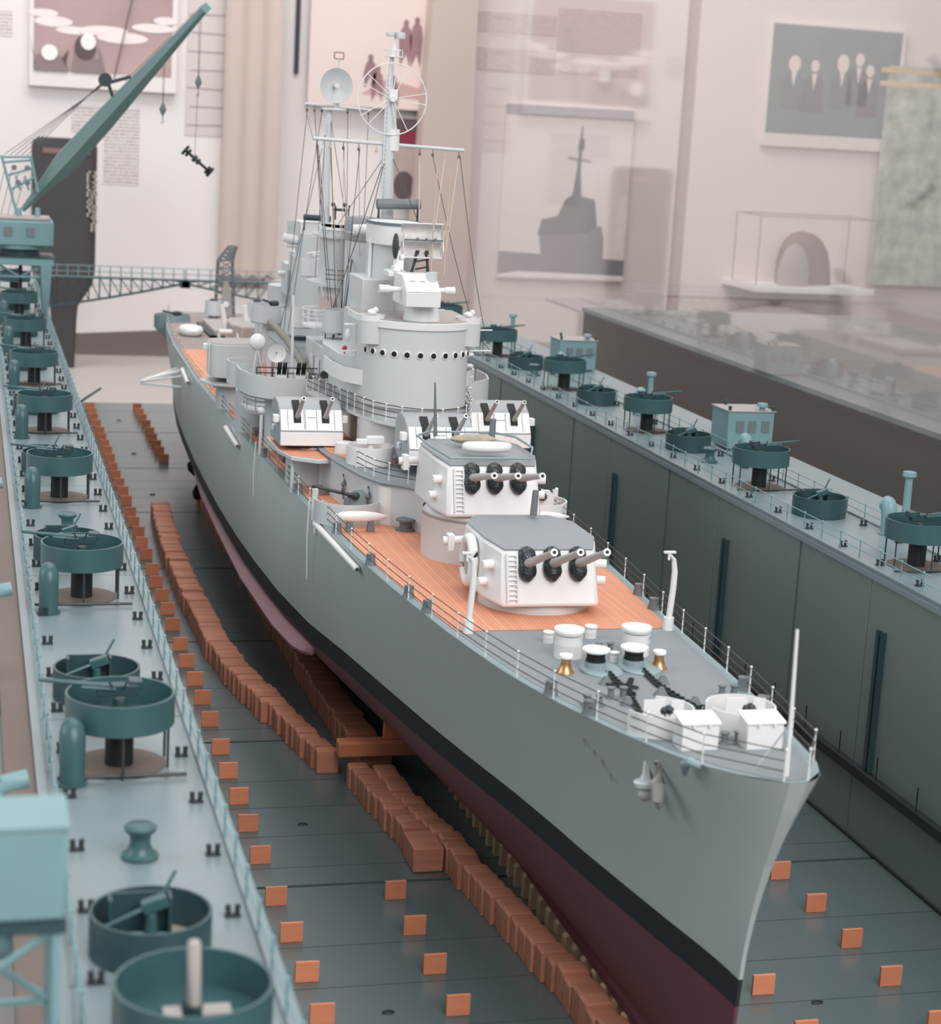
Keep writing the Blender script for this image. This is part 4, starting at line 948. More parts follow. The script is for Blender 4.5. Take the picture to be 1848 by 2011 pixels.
# platforms under wing mounts
for sgn in (-1, 1):
    g = empty('mount_platform', (XC+sgn*6.55, 66, 15.2), parent=ship)
    pf = [(XC+sgn*x, y) for x, y in ((3.6,61.6),(6.6,60.9),(8.2,62.0),(8.7,64.6),(8.7,69.5),(7.4,71.5),(3.6,71.8))]
    if sgn > 0: pf = pf[::-1]
    obj('platform_plate', MB().prism(pf, 17.35, 17.62), LIGHT, g, bevel=.03)
    pc = (sum(p_[0] for p_ in pf)/7, sum(p_[1] for p_ in pf)/7)
    obj('platform_planking', MB().prism([(pc[0]+(a-pc[0])*.95, pc[1]+(b-pc[1])*.95) for a, b in pf], 17.62, 17.66), WDECK, g)
    obj('platform_trunk', MB().cyl((XC+sgn*6.2, 66, 15.1), (XC+sgn*6.2, 66, 17.8), 1.7, 1.7, 28), LIGHT, g)
    obj('platform_post', MB().cyl((XC+sgn*8.0, 62.6, 15.1), (XC+sgn*8.0, 62.6, 17.4), .13, .13, 8), LIGHT, g)
obj('potato_locker', MB().lathe((-5.3, 62.0, 17.66), [(.05,0),(.62,0),(.66,.2),(.62,.95),(.5,1.0),(.05,1.0)], 20), PALE, ship, sharp=50)
for a, b in (((-6.0, 118),(-8.3, 97.5)),):
    pass
for sgn in (-1, 1):
    g = empty('aft_mount_platform', (XC+sgn*7, 97.5, 15.2), parent=ship)
    c = (-7.9 if sgn < 0 else 6.2)
    obj('platform_disc', MB().lathe((c, 97.5, 17.2), [(.05,0),(2.4,0),(2.75,.12),(2.75,.3),(.05,.3)], 36), LIGHT, g)
    obj('platform_trunk', MB().cyl((c+sgn*-.5, 97.5, 15.1), (c+sgn*-.5, 97.5, 17.3), 1.9, 1.9, 28), LIGHT, g)
obj('vertical_ladder_board', MB().box(-5.75, -5.45, 93.3, 93.5, 18.1, 20.2), PALE, ship)
# main deck anti aircraft tubs with paravanes
for sgn in (-1, 1):
    cx, cy = XC+sgn*6.05, 53.6
    g = empty('deck_gun_tub', (cx, cy, 15.2), parent=ship)
    obj('tub_rim', MB().wall((cx, cy, 0), 2.05, 15.2, 16.55, .09, -PI*1.08, PI*.28, 30), LIGHT if sgn < 0 else PALE, g)
    obj('gun_cradle', MB().cyl((cx, cy, 15.2), (cx, cy, 16.6), .3, .2, 12), GREYD, g)
    obj('gun_shield', MB().rings([[(cx+.55+a, cy+.1, 16.4+b) for a, b in ((-.55,-.6),(.75,-.6),(.75,.35),(.4,.75),(-.1,.75),(-.55,.35))], [(cx+.55+a, cy+.2, 16.4+b) for a, b in ((-.55,-.6),(.75,-.6),(.75,.35),(.4,.75),(-.1,.75),(-.55,.35))]]), WATERWAY if sgn < 0 else PALE, g, bevel=.04)
    obj('gun_barrel', MB().cyl((cx+.5, cy-.1, 16.75), (cx-2.0, cy+.3, 17.25), .13, .08, 10).cyl((cx-.3, cy-.1, 16.95), (cx-.3, cy+.0, 17.2), .1, .08, 8).sph((cx-2.05, cy+.3, 17.26), .12).sph((cx+.5, cy-.1, 16.75), .26), DARKM, g)
    px_, py_ = XC+sgn*5.75, 50.3
    pv = empty('paravane', (px_, py_, 15.2), parent=ship)
    obj('paravane_body', MB().lathe((px_, py_, 16.15), [(.02,-1.55),(.16,-1.5),(.28,-1.3),(.33,-.8),(.33,.2),(.24,.9),(.06,1.55),(.02,1.58)], 18, 'x'), PALE, pv, sharp=60)
    for dx in (-.75, .55): obj('paravane_stand', MB().rings([[(px_+dx-.24, py_-.2, 15.2), (px_+dx+.24, py_-.2, 15.2), (px_+dx+.24, py_+.2, 15.2), (px_+dx-.24, py_+.2, 15.2)], [(px_+dx-.15, py_-.15, 16.0), (px_+dx+.15, py_-.15, 16.0), (px_+dx+.15, py_+.15, 16.0), (px_+dx-.15, py_+.15, 16.0)]]), GREYD, pv)
obj('deck_reel', MB().lathe((-3.6, 50.6, 15.23), [(.02,0),(.6,0),(.6,.1),(.35,.2),(.35,.5),(.58,.6),(.58,.72),(.02,.72)], 18), GREYD, ship)
# boom and accommodation spar on the ship side
for sgn in (-1, 1):
    for ya, yb, za in ((43.6, 53.6, 14.6), (84, 90, 14.4), (118, 124, 14.3)):
        xa, xb = side_x(ya, za, sgn)+sgn*.25, side_x(yb, za, sgn)+sgn*.25
        sp = empty('side_boom', (xa, ya, za), parent=ship)
        obj('boom_spar', MB().cyl((xa, ya, za), (xb, yb, za+.35), .2, .2, 12).sph((xa, ya, za), .2).sph((xb, yb, za+.35), .2), PALE, sp)
        obj('spar_end', MB().sph((xa, ya-.25, za), .1), DARKM, sp)
    x = side_x(54.8, 15.0, sgn)
    dv = empty('leadsman_davit', (x, 54.8, 15.0), parent=ship)
    obj('davit_post', MB().tube([(x+sgn*.1, 54.2, 14.2), (x+sgn*.1, 54.8, 15.6), (x+sgn*.1, 55.2, 16.7), (x+sgn*.1, 54.9, 17.0)], .1, 8).cyl((x+sgn*.05, 55.0, 14.9), (x+sgn*.05, 55.0, 16.9), .2, .2, 10), PALE, dv)
    obj('davit_rope', MB().tube([(x+sgn*.45, 54.7, 16.2), (x+sgn*.52, 54.6, 14), (x+sgn*.45, 54.6, 11.2)], .05, 6), PALE, dv)
    x = side_x(76, 15.0, sgn)
    dv = empty('leadsman_davit', (x, 76, 15.0), parent=ship)
    obj('davit_post', MB().cyl((x-sgn*.1, 76, 15.2), (x-sgn*.1, 76, 18.4), .14, .12, 8).sph((x-sgn*.1, 76, 18.4), .3), PALE, dv)
    obj('davit_rope', MB().tube([(x+sgn*.3, 75.6, 16.2), (x+sgn*.42, 75.5, 14), (x+sgn*.35, 75.5, 11.6)], .05, 6), PALE, dv)
obj('maroon_boat', MB().rings([[(-7.0+a*w_, y, 15.3+b) for a, b in ((-.55,.9),(-.45,.3),(0,0),(.45,.3),(.55,.9))] for y, w_ in ((69.8,.1),(70.8,.6),(72.4,1),(76,1),(78,.5),(78.8,.1))]), MAROON, ship)
# boats of reels on deck edge
for (x, y) in ((-7.0,61.5),(-7.3,73),(-7.7,84),(-7.9,88),(5.9,50),(6.3,60)):
    obj('deck_locker', MB().box(x-.35, x+.35, y-.5, y+.5, 15.2, 15.75), GREYD, ship, bevel=.06)

# ---------------------------------------------------------------- bow fittings
def vent_drum(x, y, r, h, name='ventilator_drum'):
    z = zdeck(y); g = empty(name, (x, y, z), parent=ship)
    obj('drum_body', MB().lathe((x, y, z), [(.02,0),(r*.96,0),(r*.98,h*.45),(r,h*.47),(r*.9,h*.6),(r*.98,h*.72),(r*.98,h*.74)], 36), PALE, g, sharp=50)
    obj('drum_cap', MB().lathe((x, y, z), [(.02,h*.78),(r*.92,h*.78),(r*1.05,h*.86),(r*1.06,h*.94),(r*1.03,h*.97),(.02,h*.97)], 36), mat_white, g, sharp=50)
vent_drum(*[(-2.13, 22.28, 15.60)[0], (-2.13, 22.28, 15.60)[1], .68, 1.45]); vent_drum((1.28, 22.50, 15.60)[0], (1.28, 22.50, 15.60)[1], .68, 1.45)
vent_drum((-2.23, 25.08, 15.60)[0], (-2.23, 25.08, 15.60)[1], .26, .6, 'small_ventilator'); vent_drum((0.20, 25.94, 15.60)[0], (0.20, 25.94, 15.60)[1], .3, .65, 'small_ventilator')
vent_drum((-0.19, 21.23, 15.80)[0], (-0.19, 21.23, 15.80)[1], .22, .5, 'small_ventilator')
for px_ in ((-1.63, 19.74, 15.90), (0.31, 20.02, 15.90)):
    x, y, z = px_[0], px_[1], zdeck(px_[1]); g = empty('anchor_windlass', (x, y, z), parent=ship)
    obj('wildcat_base', MB().rings([[(x+r*math.cos(t)+.2, y-.3+1.35*r*math.sin(t), z+h) for t in [2*PI*j/30 for j in range(30)]] for r, h in ((.95,0),(.95,.14),(.88,.2),(.3,.2))]), WATERWAY, g)
    obj('wildcat_barrel', MB().lathe((x, y, z), [(.02,.2),(.5,.2),(.5,.45),(.02,.45)], 26), WATERWAY, g)
    obj('wildcat_drum', MB().lathe((x, y, z), [(.02,.4),(.48,.4),(.42,.7),(.5,.95),(.02,.95)], 26), BORE, g)
    obj('wildcat_cap', MB().lathe((x, y, z), [(.02,.86),(.5,.86),(.64,.94),(.64,1.04),(.6,1.06),(.02,1.07)], 30), mat_white, g, sharp=50)
for px_ in ((-3.15, 19.43, 16.00), (1.49, 19.86, 16.00)):
    x, y, z = px_[0], px_[1], zdeck(px_[1]); g = empty('warping_capstan', (x, y, z), parent=ship)
    obj('capstan_barrel', MB().lathe((x, y, z), [(.02,0),(.40,0),(.40,.05),(.32,.15),(.24,.4),(.22,.6),(.27,.72)], 30), BRASS, g, sharp=60)
    obj('capstan_cap', MB().lathe((x, y, z), [(.02,.7),(.3,.7),(.33,.78),(.3,.86),(.02,.87)], 26), mat_white, g, sharp=50)
# anchor chains
def chain(pts, name='anchor_chain'):
    P = [Vector(p) for p in pts]; g = empty(name, tuple(P[0]), parent=ship); L = [0]
    for a, b in zip(P, P[1:]): L.append(L[-1]+(b-a).length)
    n = int(L[-1]/.27); k = 0; i = 0; proto = {}
    while k < n:
        d = k*.27
        while d > L[i+1]: i += 1
        t = (d-L[i])/(L[i+1]-L[i]); p = P[i].lerp(P[i+1], t); dr = (P[i+1]-P[i]).normalized(); ang = math.atan2(dr.y, dr.x)
        fl = k % 2
        if fl not in proto:
            pts_ = [(.2*math.cos(a), .11*math.sin(a)*(1-fl*.3), .1*math.sin(a)*fl) for a in [2*PI*j/10 for j in range(10)]]
            proto[fl] = o = obj('chain_link', MB().tube(pts_, .045, 5, True), SEAM, g, at=tuple(p)); 
        else: o = place_copy(proto[fl], g, tuple(p))
        o.rotation_euler = (0, 0, ang); k += 1
zc = lambda c: (c[0], c[1], zdeck(c[1])+.12)
chain([zc((-1.31, 18.83, 16.00)), zc((-1.58, 15.96, 16.10)), zc((-1.98, 13.49, 16.20)), zc((-2.41, 11.44, 16.20))])
chain([zc((0.48, 19.27, 16.00)), zc((0.19, 16.59, 16.10)), zc((0.22, 14.76, 16.20)), zc((0.27, 12.61, 16.40)), zc((0.99, 11.44, 16.40))])
chain([zc((-1.90, 16.74, 16.10)), zc((-1.27, 16.17, 16.10)), zc((-0.73, 15.90, 16.10))], 'chain_stopper')
chain([zc((-0.71, 17.43, 16.10)), zc((-1.54, 15.59, 16.10)), zc((-1.63, 14.13, 16.10))], 'chain_stopper')
for c, nm in (((-2.06, 16.98, 16.10),'chain_stopper_block'), ((0.61, 16.95, 16.10),'chain_stopper_block'), ((-2.36, 13.27, 16.30),'chain_stopper_block'), ((0.58, 13.01, 16.40),'chain_stopper_block'), ((-0.28, 14.80, 16.20),'chain_stopper_block')):
    x, y, z = c[0], c[1], zdeck(c[1])
    obj(nm, MB().rings([[(x-.3, y-.2, z), (x+.3, y-.2, z), (x+.3, y+.2, z), (x-.3, y+.2, z)], [(x-.05, y-.08, z+.42), (x+.1, y-.08, z+.42), (x+.1, y+.08, z+.42), (x-.05, y+.08, z+.42)]]), GREYD, ship)
for c in ((-0.10, 22.93, 16.00), (-2.36, 14.59, 16.20), (-3.86, 13.32, 16.30), (2.70, 14.48, 16.30), (-0.42, 6.59, 17.00)):
    x, y, z = c[0], c[1], zdeck(c[1]); g = empty('mooring_cleat', (x, y, z), parent=ship)
    obj('cleat_base', MB().box(x-.5, x+.5, y-.17, y+.17, z, z+.1), GREYD, g, bevel=.03)
    for dx in (-.28, .28): obj('cleat_post', MB().lathe((x+dx, y, z), [(.02,.1),(.15,.1),(.13,.4),(.19,.46),(.19,.52),(.02,.54)], 14), GREYD, g)
# bow gun tubs with lockers
for sgn, cc in ((-1, (-2.59, 7.37, 16.70)), (1, (0.92, 7.37, 16.70))):
    cx, cy = cc[0], cc[1]+1.6; z = zdeck(cy)-.1
    g = empty('bow_gun_tub', (cx, cy, z), parent=ship)
    obj('tub_rim', MB().wall((cx, cy, 0), 1.42, z, z+1.15, .07, -PI*.94, PI*.42 if sgn < 0 else PI*.9, 40), PALE, g)
    obj('gun_shield', MB().box(cx-.75, cx+.15, cy-.25, cy-.18, z+.55, z+1.5), PALE, g); obj('gun_shield', MB().box(cx+.4, cx+.95, cy-.25, cy-.18, z+.55, z+1.45), PALE, g)
    obj('twin_gun', MB().cyl((cx+.2, cy, z), (cx+.2, cy, z+.9), .14, .1, 10).sph((cx+.12, cy-.15, z+1.05), .2).sph((cx+.38, cy-.15, z+1.05), .2).cyl((cx+.2, cy-.2, z+1.1), (cx+.5, cy-1.0, z+1.15), .06, .04, 8), DARKM, g)
    b0 = (-2.04, 5.74, 16.80) if sgn < 0 else (0.57, 5.56, 16.80)
    bx, by = b0[0], b0[1]; zb = zdeck(by)
    lk = empty('ammunition_locker', (bx, by, zb), parent=ship)
    obj('locker_body', MB().box(bx-.78, bx+.72, by, by+1.0, zb-.05, zb+1.05), PALE, lk, bevel=.03)
    obj('locker_lid', MB().rings([[(bx-.84, by-.06, zb+1.02), (bx+.78, by-.06, zb+1.02), (bx+.78, by+1.02, zb+1.2), (bx-.84, by+1.02, zb+1.2)], [(bx-.84, by-.06, zb+1.12), (bx+.78, by-.06, zb+1.12), (bx+.78, by+1.02, zb+1.3), (bx-.84, by+1.02, zb+1.3)]]), mat_white, lk, bevel=.02)
    for dx in (-.35, .3): obj('lid_latch', MB().box(bx+dx-.05, bx+dx+.05, by-.1, by-.02, zb+.95, zb+1.1), PALE, lk)
# ================================================================ bridge and upper works
TX, TY = XC, 63.2
g = empty('bridge_tower', (TX, TY, 17.9), parent=ship)
def dshape(r, yc, yb, sx=1.0, n=28):
    return [(TX+sx*r*math.cos(PI+PI*j/n), yc+r*math.sin(PI+PI*j/n)) for j in range(n+1)]+[(TX+sx*r, yb), (TX-sx*r, yb)]
obj('lower_tower', MB().prism(dshape(3.2, TY, 76), 17.9, 22.6), LIGHT, g, bevel=.03)
obj('upper_tower', MB().prism(dshape(3.55, TY, 70), 22.0, 26.75), LIGHT, g, sharp=30)
obj('tower_skirt', MB().prism(dshape(3.55, TY, 70), 21.2, 22.0), LIGHT, g)
obj('tower_rim', MB().prism(dshape(3.68, TY, 68), 26.35, 26.85), PALE, g, bevel=.04)
obj('tower_top_deck', MB().prism(dshape(3.6, TY, 68), 26.85, 26.9), PINKISH, g)
# portholes round the front
for i in range(12):
    a = PI+PI*(.08+.84*i/11); x, y = TX+3.5*math.cos(a), TY+3.5*math.sin(a)
    d = Vector((math.cos(a), math.sin(a), 0)); p = Vector((x, y, 24.75))
    ph_ = obj('porthole', MB().cyl(p, p+d*.14, .24, .23, 18), mat_white, g)
    obj('porthole_opening', MB().cyl(p+d*.14, p+d*.15, .185, .185, 16), BORE, g)
# side extension of the bridge to the aft
obj('bridge_wing_house', MB().prism([(-5.0,66.5),(-5.1,72.5),(-4.4,76),(-1,76),(-1,64.5),(-3.9,64.8)], 21.4, 23.9), LIGHT, g, bevel=.06)
obj('bridge_wing_house', MB().prism([(3.9,66.5),(4.0,72.5),(3.2,76),(-.2,76),(-.2,64.5),(2.7,64.8)], 21.4, 23.9), LIGHT, g, bevel=.06)
obj('wing_bulwark', MB().plate([(-4.1,62.8),(-5.1,64.5),(-5.4,67),(-5.4,70)], 22.3, 23.3, .1), PALE, g)
obj('wing_bulwark', MB().plate([(2.9,62.8),(3.9,64.5),(4.2,67),(4.2,70)], 22.3, 23.3, .1), PALE, g)
obj('red_lamp', MB().sph((-4.7,66.4,24.3), .18).cyl((-4.7,66.4,23.2),(-4.7,66.4,24.2),.05,.05,6), mat('red_lamp_paint',(200,70,70),.4), g)
obj('bulkhead_pipe_end', MB().cyl((-5.2,70.6,21.9),(-5.35,70.2,21.9),.28,.28,14), DARKM, g)
# half round look-out tubs on both shoulders
for cx, cy in ((-3.85,61.9),(2.65,61.9)):
    obj('lookout_tub', MB().cyl((cx, cy, 25.25), (cx, cy, 26.75), .82, .82, 26), LIGHT, g, sharp=50)
    obj('tub_rim', MB().wall((cx, cy, 0), .84, 26.7, 27.1, .06, n=26), PALE, g)
    obj('lookout_gun', MB().sph((cx, cy, 27.25), .3, .3, .22).cyl((cx-.3, cy, 27.3), (cx+.35, cy-.2, 27.4), .08, .08, 8).sph((cx+.2, cy-.1, 27.45), .16), mat_white, g)
# curved lower platform with railing
pl = []
for x, y in [(-6.0,73),(-5.6,70),(-5.0,67),(-4.4,63.5),(-3.6,60.6),(-2.6,58.9),(-1.3,58.0),(.2,57.9),(1.6,58.7),(2.6,60.2),(3.3,62.4),(4.0,66),(4.2,73)]: pl.append((x, y))
g2 = empty('bridge_platform', (XC, 66, 20.3), parent=ship)
obj('platform_floor', MB().prism(pl, 20.15, 20.35), LIGHT, g2, bevel=.03)
guard_rail(ship, [(x, y, 20.35) for x, y in pl[:]], 1.35, 1.2, 'platform_rail', PALE, 3, .05, .035)
# conning tower block under the platform
obj('conning_tower', MB().cyl((XC, 63.2, 17.9), (XC, 63.2, 20.2), 3.6, 3.6, 40), LIGHT, ship)
obj('bulkhead_door', MB().box(-2.35,-1.75,59.45,59.6,18.0,19.7), PALE, ship, bevel=.04)
# forward gun director
g = empty('gun_director', (-.9, 60.8, 26.9), parent=ship)
obj('director_pedestal', MB().lathe((-.7, 61.3, 0), [(.02,26.85),(1.2,26.85),(1.15,27.3),(1.0,28.0),(.02,28.0)], 30), PALE, g, sharp=60)
def dpoly(x): return [(x,59.0,27.95),(x,59.0,28.85),(x,60.6,29.85),(x,62.8,29.85),(x,63.0,27.95)]
obj('director_house', MB().rings([dpoly(-2.3), dpoly(-.02)]), PALE, g, bevel=.03)
obj('sloped_front', MB().rings([[(-2.25,59.02,28.88),(-.07,59.02,28.88),(-.07,60.58,29.86),(-2.25,60.58,29.86)],[(-2.25,58.98,28.93),(-.07,58.98,28.93),(-.07,60.54,29.91),(-2.25,60.54,29.91)]]), mat_white, g)
obj('roof_turret', MB().cyl((-.4, 60.2, 29.1), (-.4, 60.2, 30.1), .38, .38, 20), LIGHT, g)
for x in (-1.75,-1.1): obj('sight_flap', MB().rings([[(x-.16,59.9,29.45),(x+.2,59.9,29.45),(x+.2,59.95,29.49),(x-.16,59.95,29.49)],[(x-.16,59.86,29.5),(x+.2,59.86,29.5),(x+.2,59.9,29.54),(x-.16,59.9,29.54)]]), GREYD, g)
for a, b in ((-2.3,-3.75),(-.02,1.25)):
    obj('rangefinder_arm', MB().cyl((a, 60.6, 28.9), ((a+b)/2, 60.6, 28.9), .16, .2, 14).cyl(((a+b)/2, 60.6, 28.9), (b, 60.6, 28.9), .25, .28, 16), PALE, g)
# radar trough on lattice legs
g = empty('director_radar', (-.3, 63.5, 30), parent=ship)
mb = MB()
for k in range(2):
    zc_ = 32.45-k*1.15; pr = []
    pts = [(63.0-.55*math.cos(t), zc_+.52*math.sin(t)) for t in [-PI*.45+PI*.9*j/10 for j in range(11)]]
    pts = [(63.9-(y-62.45), z) for y, z in pts]
    o_ = [(y, z) for y, z in pts]; 
    mb.rings([[(x, y, z) for y, z in o_]+[(x, y+.06, z) for y, z in o_[::-1]] for x in (-1.75, .95)])
obj('radar_reflector', mb, mat('pale_mesh', (214,208,206), .5, var=.25, scale=400), g)
mb = MB()
for x in (-1.75, .95):
    mb.tube([(x,63.4,33.0),(x,62.9,32.5),(x,63.2,31.9),(x,62.9,31.3),(x,63.4,30.75)], .05, 6)
for z in (33.0, 31.9, 30.78): mb.bar((-1.75,63.3,z),(.95,63.3,z),.05)
obj('radar_frame', mb, PALE, g)
obj('feed_bar', MB().bar((-1.7,63.0,31.95),(.9,63.0,31.95),.06).box(-.9,-.8,62.7,63,31.9,32.1).box(-.3,-.2,62.7,63,31.9,32.1).box(.3,.4,62.7,63,31.9,32.1), GREYD, g)
mb = MB()
for (x, y) in ((-1.1,63.2),(-.9,64.2),(.1,63.2),(.3,64.4)):
    mb.bar((x, y, 29.6), (x*.5-.1, 63.7, 31.2), .09)
for z in (30.0,30.5): mb.bar((-.8,63.4,z),(.1,63.4,z+.2),.06)
obj('lattice_leg', mb, DARKM, g)
for x in (.15,.75): obj('signal_mast_pair', MB().cyl((x*1.5,63.2,29.7),(x*1.5+.1,63.2,36.6),.06,.05,6), LINE, g)
# searchlight bracket and dark dish
g = empty('searchlight_platform', (-2.3, 63.4, 30.0), parent=ship)
obj('bracket_shelf', MB().prism([(-2.7,62.8),(-1.5,62.8),(-1.2,65),(-2.6,65)], 29.5, 29.85), PALE, g, bevel=.05)
obj('dark_dish', MB().sph((-2.25,63.1,31.5),.2,.5,.85), DARKM, g)
obj('optic_cluster', MB().obox((-2.0,63.1,30.3),(.55,.4,.6),.4).sph((-1.8,63,30.8),.2).obox((-2.2,63,30.05),(.4,.5,.35),.2).cyl((-2.0,63.2,29.8),(-2.0,63.2,31.2),.2,.14,10), mat_white, g)
# high trunk and its curved hood (fore superstructure)
g = empty('fore_trunk', (-1.1, 69, 23.9), parent=ship)
def oval(cx, cy, rx, ry, n=36): return [(cx+rx*math.cos(2*PI*j/n), cy+ry*math.sin(2*PI*j/n)) for j in range(n)]
obj('trunk_shell', MB().prism(oval(-1.15, 69, 1.75, 2.6), 23.8, 31.8), LIGHT, g, sharp=50)
obj('trunk_hood', MB().prism(oval(-1.15, 68.7, 1.85, 3.0), 31.3, 32.75), PALE, g, sharp=50, bevel=.03)
obj('hood_lip', MB().wall((-1.15, 68.7, 0), 1.9, 32.6, 32.8, .08, n=36, sy=1.6), GREYD, g)
obj('chart_house', MB().box(-3.7,-1.5,66.2,71,26.7,29.0), LIGHT, g, bevel=.06)
obj('trunk_pipe', MB().cyl((-2.9,68,27.0),(-2.9,68,31.6),.12,.12,8), PALE, g)
# forward funnel block between trunk and mast
g = empty('forward_funnel', (-.8, 79.5, 17.9), parent=ship)
obj('funnel_casing', MB().prism(oval(-.85, 79.5, 1.5, 2.6), 17.9, 30.7), LIGHT, g, sharp=50)
obj('funnel_cap', MB().prism(oval(-.85, 79.5, 1.6, 2.7), 30.7, 31.3), ROOF, g, sharp=50, bevel=.05)
obj('vent_trunk', MB().cyl((-2.2,77.8,31.5),(-.75,77.6,31.6),.42,.42,20), PALE, g)
obj('funnel_crown', MB().rings([[(-.85+1.4*math.cos(t)*w_, 81+1.6*math.sin(t)*w_, z) for t in [2*PI*j/24 for j in range(24)]] for z, w_ in ((31.2,1),(32,.97),(32.3,.8),(32.4,.1))]), ROOF, g)
# second funnel with ladder and platforms
g = empty('aft_funnel', (-1.8, 87, 17.9), parent=ship)
obj('funnel_casing', MB().prism(oval(-1.75, 87, 1.12, 2.6), 17.9, 31.2), LIGHT, g, sharp=50)
obj('funnel_cap', MB().prism(oval(-1.75, 87, 1.22, 2.75), 31.0, 31.2), mat_white, g, sharp=50)
mb = MB()
for x in (-1.35,-.95): mb.bar((x, 84.25, 26.9), (x, 84.25, 32.2), .05)
for i in range(17): mb.bar((-1.35,84.25,27.1+i*.3), (-.95,84.25,27.1+i*.3), .03)
obj('funnel_ladder', mb, mat_white, g)
obj('funnel_platform', MB().prism(oval(-1.9, 87, 1.9, 3.1), 26.7, 26.95), LIGHT, g)
guard_rail(ship, [(-2.9,84.6,26.95),(-1.8,83.9,26.95),(-.8,84.2,26.95),(-.3,85.5,26.95)], .9, 1.1, 'funnel_rail', PALE, 3, .04, .03)
obj('funnel_platform', MB().prism(oval(-1.9, 87, 1.5, 2.9), 30.4, 30.6), LIGHT, g)
guard_rail(ship, [(-3.0,85.4,30.6),(-1.8,84.1,30.6),(-.6,84.8,30.6)], .9, .9, 'funnel_rail', PALE, 2, .04, .03)
# aft director tower
g = empty('aft_director_tower', (-1.2, 103, 17.9), parent=ship)
obj('tower_trunk', MB().prism(oval(-1.1, 103, 1.3, 2.2), 17.9, 27.6), LIGHT, g, sharp=50)
obj('director_house', MB().prism(oval(-.95, 102.5, 1.3, 1.8), 27.4, 29.5), LIGHT, g, sharp=50, bevel=.05)
obj('rangefinder_arm', MB().cyl((-2.2,102,29.0),(-3.45,102,29.2),.36,.36,18), PALE, g)
obj('rangefinder_arm', MB().cyl((-2.2,102.3,28.5),(-3.1,102.3,28.55),.2,.2,12), PALE, g)
obj('mesh_screen', MB().box(-3.2,-2.1,101.5,101.56,29.5,30.6), mat('screen_mesh_grey',(190,196,198),.6,var=.2,scale=300), g)
obj('hood_box', MB().box(-2.1,.3,101.2,103.8,29.5,30.6), PALE, g, bevel=.05)
obj('roller_aerial', MB().cyl((-1.9,101,31.0),(.4,101,30.95),.26,.26,16), DARKM, g)
for x in (-1.8,.3): obj('aerial_leg', MB().bar((x,101.2,29.9),(x,101,31.0),.06), DARKM, g)
obj('step_box', MB().box(-1.9,-.4,105,108,25.9,27.7), LIGHT, g, bevel=.04)
obj('step_box', MB().box(-1.9,.2,108.5,112,23.6,26.4), LIGHT, g, bevel=.04)
obj('step_box', MB().prism(oval(-1.2,113.5,1.6,2.0), 20.5, 24.1), LIGHT, g)
obj('step_box', MB().box(-2.6,.9,108,120,17.9,21.6), LIGHT, g, bevel=.1)
obj('searchlight_arm', MB().cyl((-2.5,110,25.4),(-1.6,110,25.5),.22,.22,12).bar((-2.1,110,24.4),(-2.1,110,25.3),.08), PALE, g)
for cx, cy, r, z0_, z1_ in ((-1.75,96.5,.95,26.4,27.9),(-3.2,92.5,.85,22.6,24.3),(-1.9,98.5,2.0,21.4,23.4)):
    obj('round_tub', MB().wall((cx, cy, 0), r, z0_, z1_, .08, n=28).cyl((cx, cy, z0_), (cx, cy, z0_+.1), r, r, 28), PALE if r < 1.5 else LIGHT, g, sharp=50)
obj('tub_gun', MB().sph((-1.7,96.3,28.2),.4,.3,.25).cyl((-2.4,96,28.3),(-1.2,96.3,28.5),.1,.08,8), PALE, g)
obj('mid_house', MB().prism([(-4.6,84),(-4.6,100),(-3.4,112),(2.2,112),(3.4,100),(3.4,84)], 17.9, 20.9), LIGHT, g, bevel=.08)
obj('mid_house_roof', MB().prism([(-4.7,83.9),(-4.7,100),(-3.4,112.1),(2.2,112.1),(3.5,100),(3.5,83.9)], 20.9, 21.0), ROOF, g)
obj('side_house', MB().prism([(-4.3,74),(-4.3,84),(3.1,84),(3.1,74)], 17.9, 23.0), LIGHT, g, bevel=.08)
obj('side_window', MB().box(-4.42,-4.34,77.6,79.2,20.9,22.0).box(-4.42,-4.34,80,81.5,20.9,22.0), PALE, g)
obj('fire_main_pipe', MB().tube([(-5.2,96,22.6),(-5.1,88,22.2),(-4.9,82,21.2),(-4.9,78.5,20.3)], .3, 12), mat('pipe_khaki_grey',(132,128,116),.6), g)
obj('pipe_end', MB().cyl((-4.9,78.5,20.3),(-4.9,78.1,20.2),.38,.38,14), DARKM, g)
# walkway basket with searchlight
g = empty('searchlight_basket', (-4.3, 79.5, 24.6), parent=ship)
obj('basket_floor', MB().prism(oval(-4.2,80,1.1,1.6), 24.2, 24.35), PALE, g)
mb = MB()
for z in (24.9,25.5): mb.tube([(x,y,z) for x,y in oval(-4.2,80,1.1,1.6,24)], .04, 5, True)
for x, y in oval(-4.2,80,1.1,1.6,10): mb.bar((x,y,24.3),(x,y,25.5),.04)
obj('basket_rail', mb, PALE, g)
obj('searchlight_drum', MB().cyl((-3.7,79.6,25.9),(-3.2,80.2,25.9),.62,.62,22), mat('drum_rose_grey',(196,176,170),.5), g)
obj('drum_spike', MB().bar((-3.9,79.6,26.4),(-4.2,79.6,27.8),.05), PALE, g)
g = empty('splinter_tub', (-3.6, 75, 24.5), parent=ship)
obj('tub_rim', MB().wall((-3.65,75,0), 1.05, 24.3, 26.0, .08, n=30).cyl((-3.65,75,24.3),(-3.65,75,24.4),1.05,1.05,30), LIGHT, g, sharp=50)
for a in (.3,1.6,2.9,4.2,5.5): obj('tub_leg', MB().bar((-3.65+.8*math.cos(a),75+.8*math.sin(a),23.0),(-3.65+.8*math.cos(a),75+.8*math.sin(a),24.3),.05), DARKM, g)
g = empty('port_high_tub', (-3.9, 105.5, 21), parent=ship)
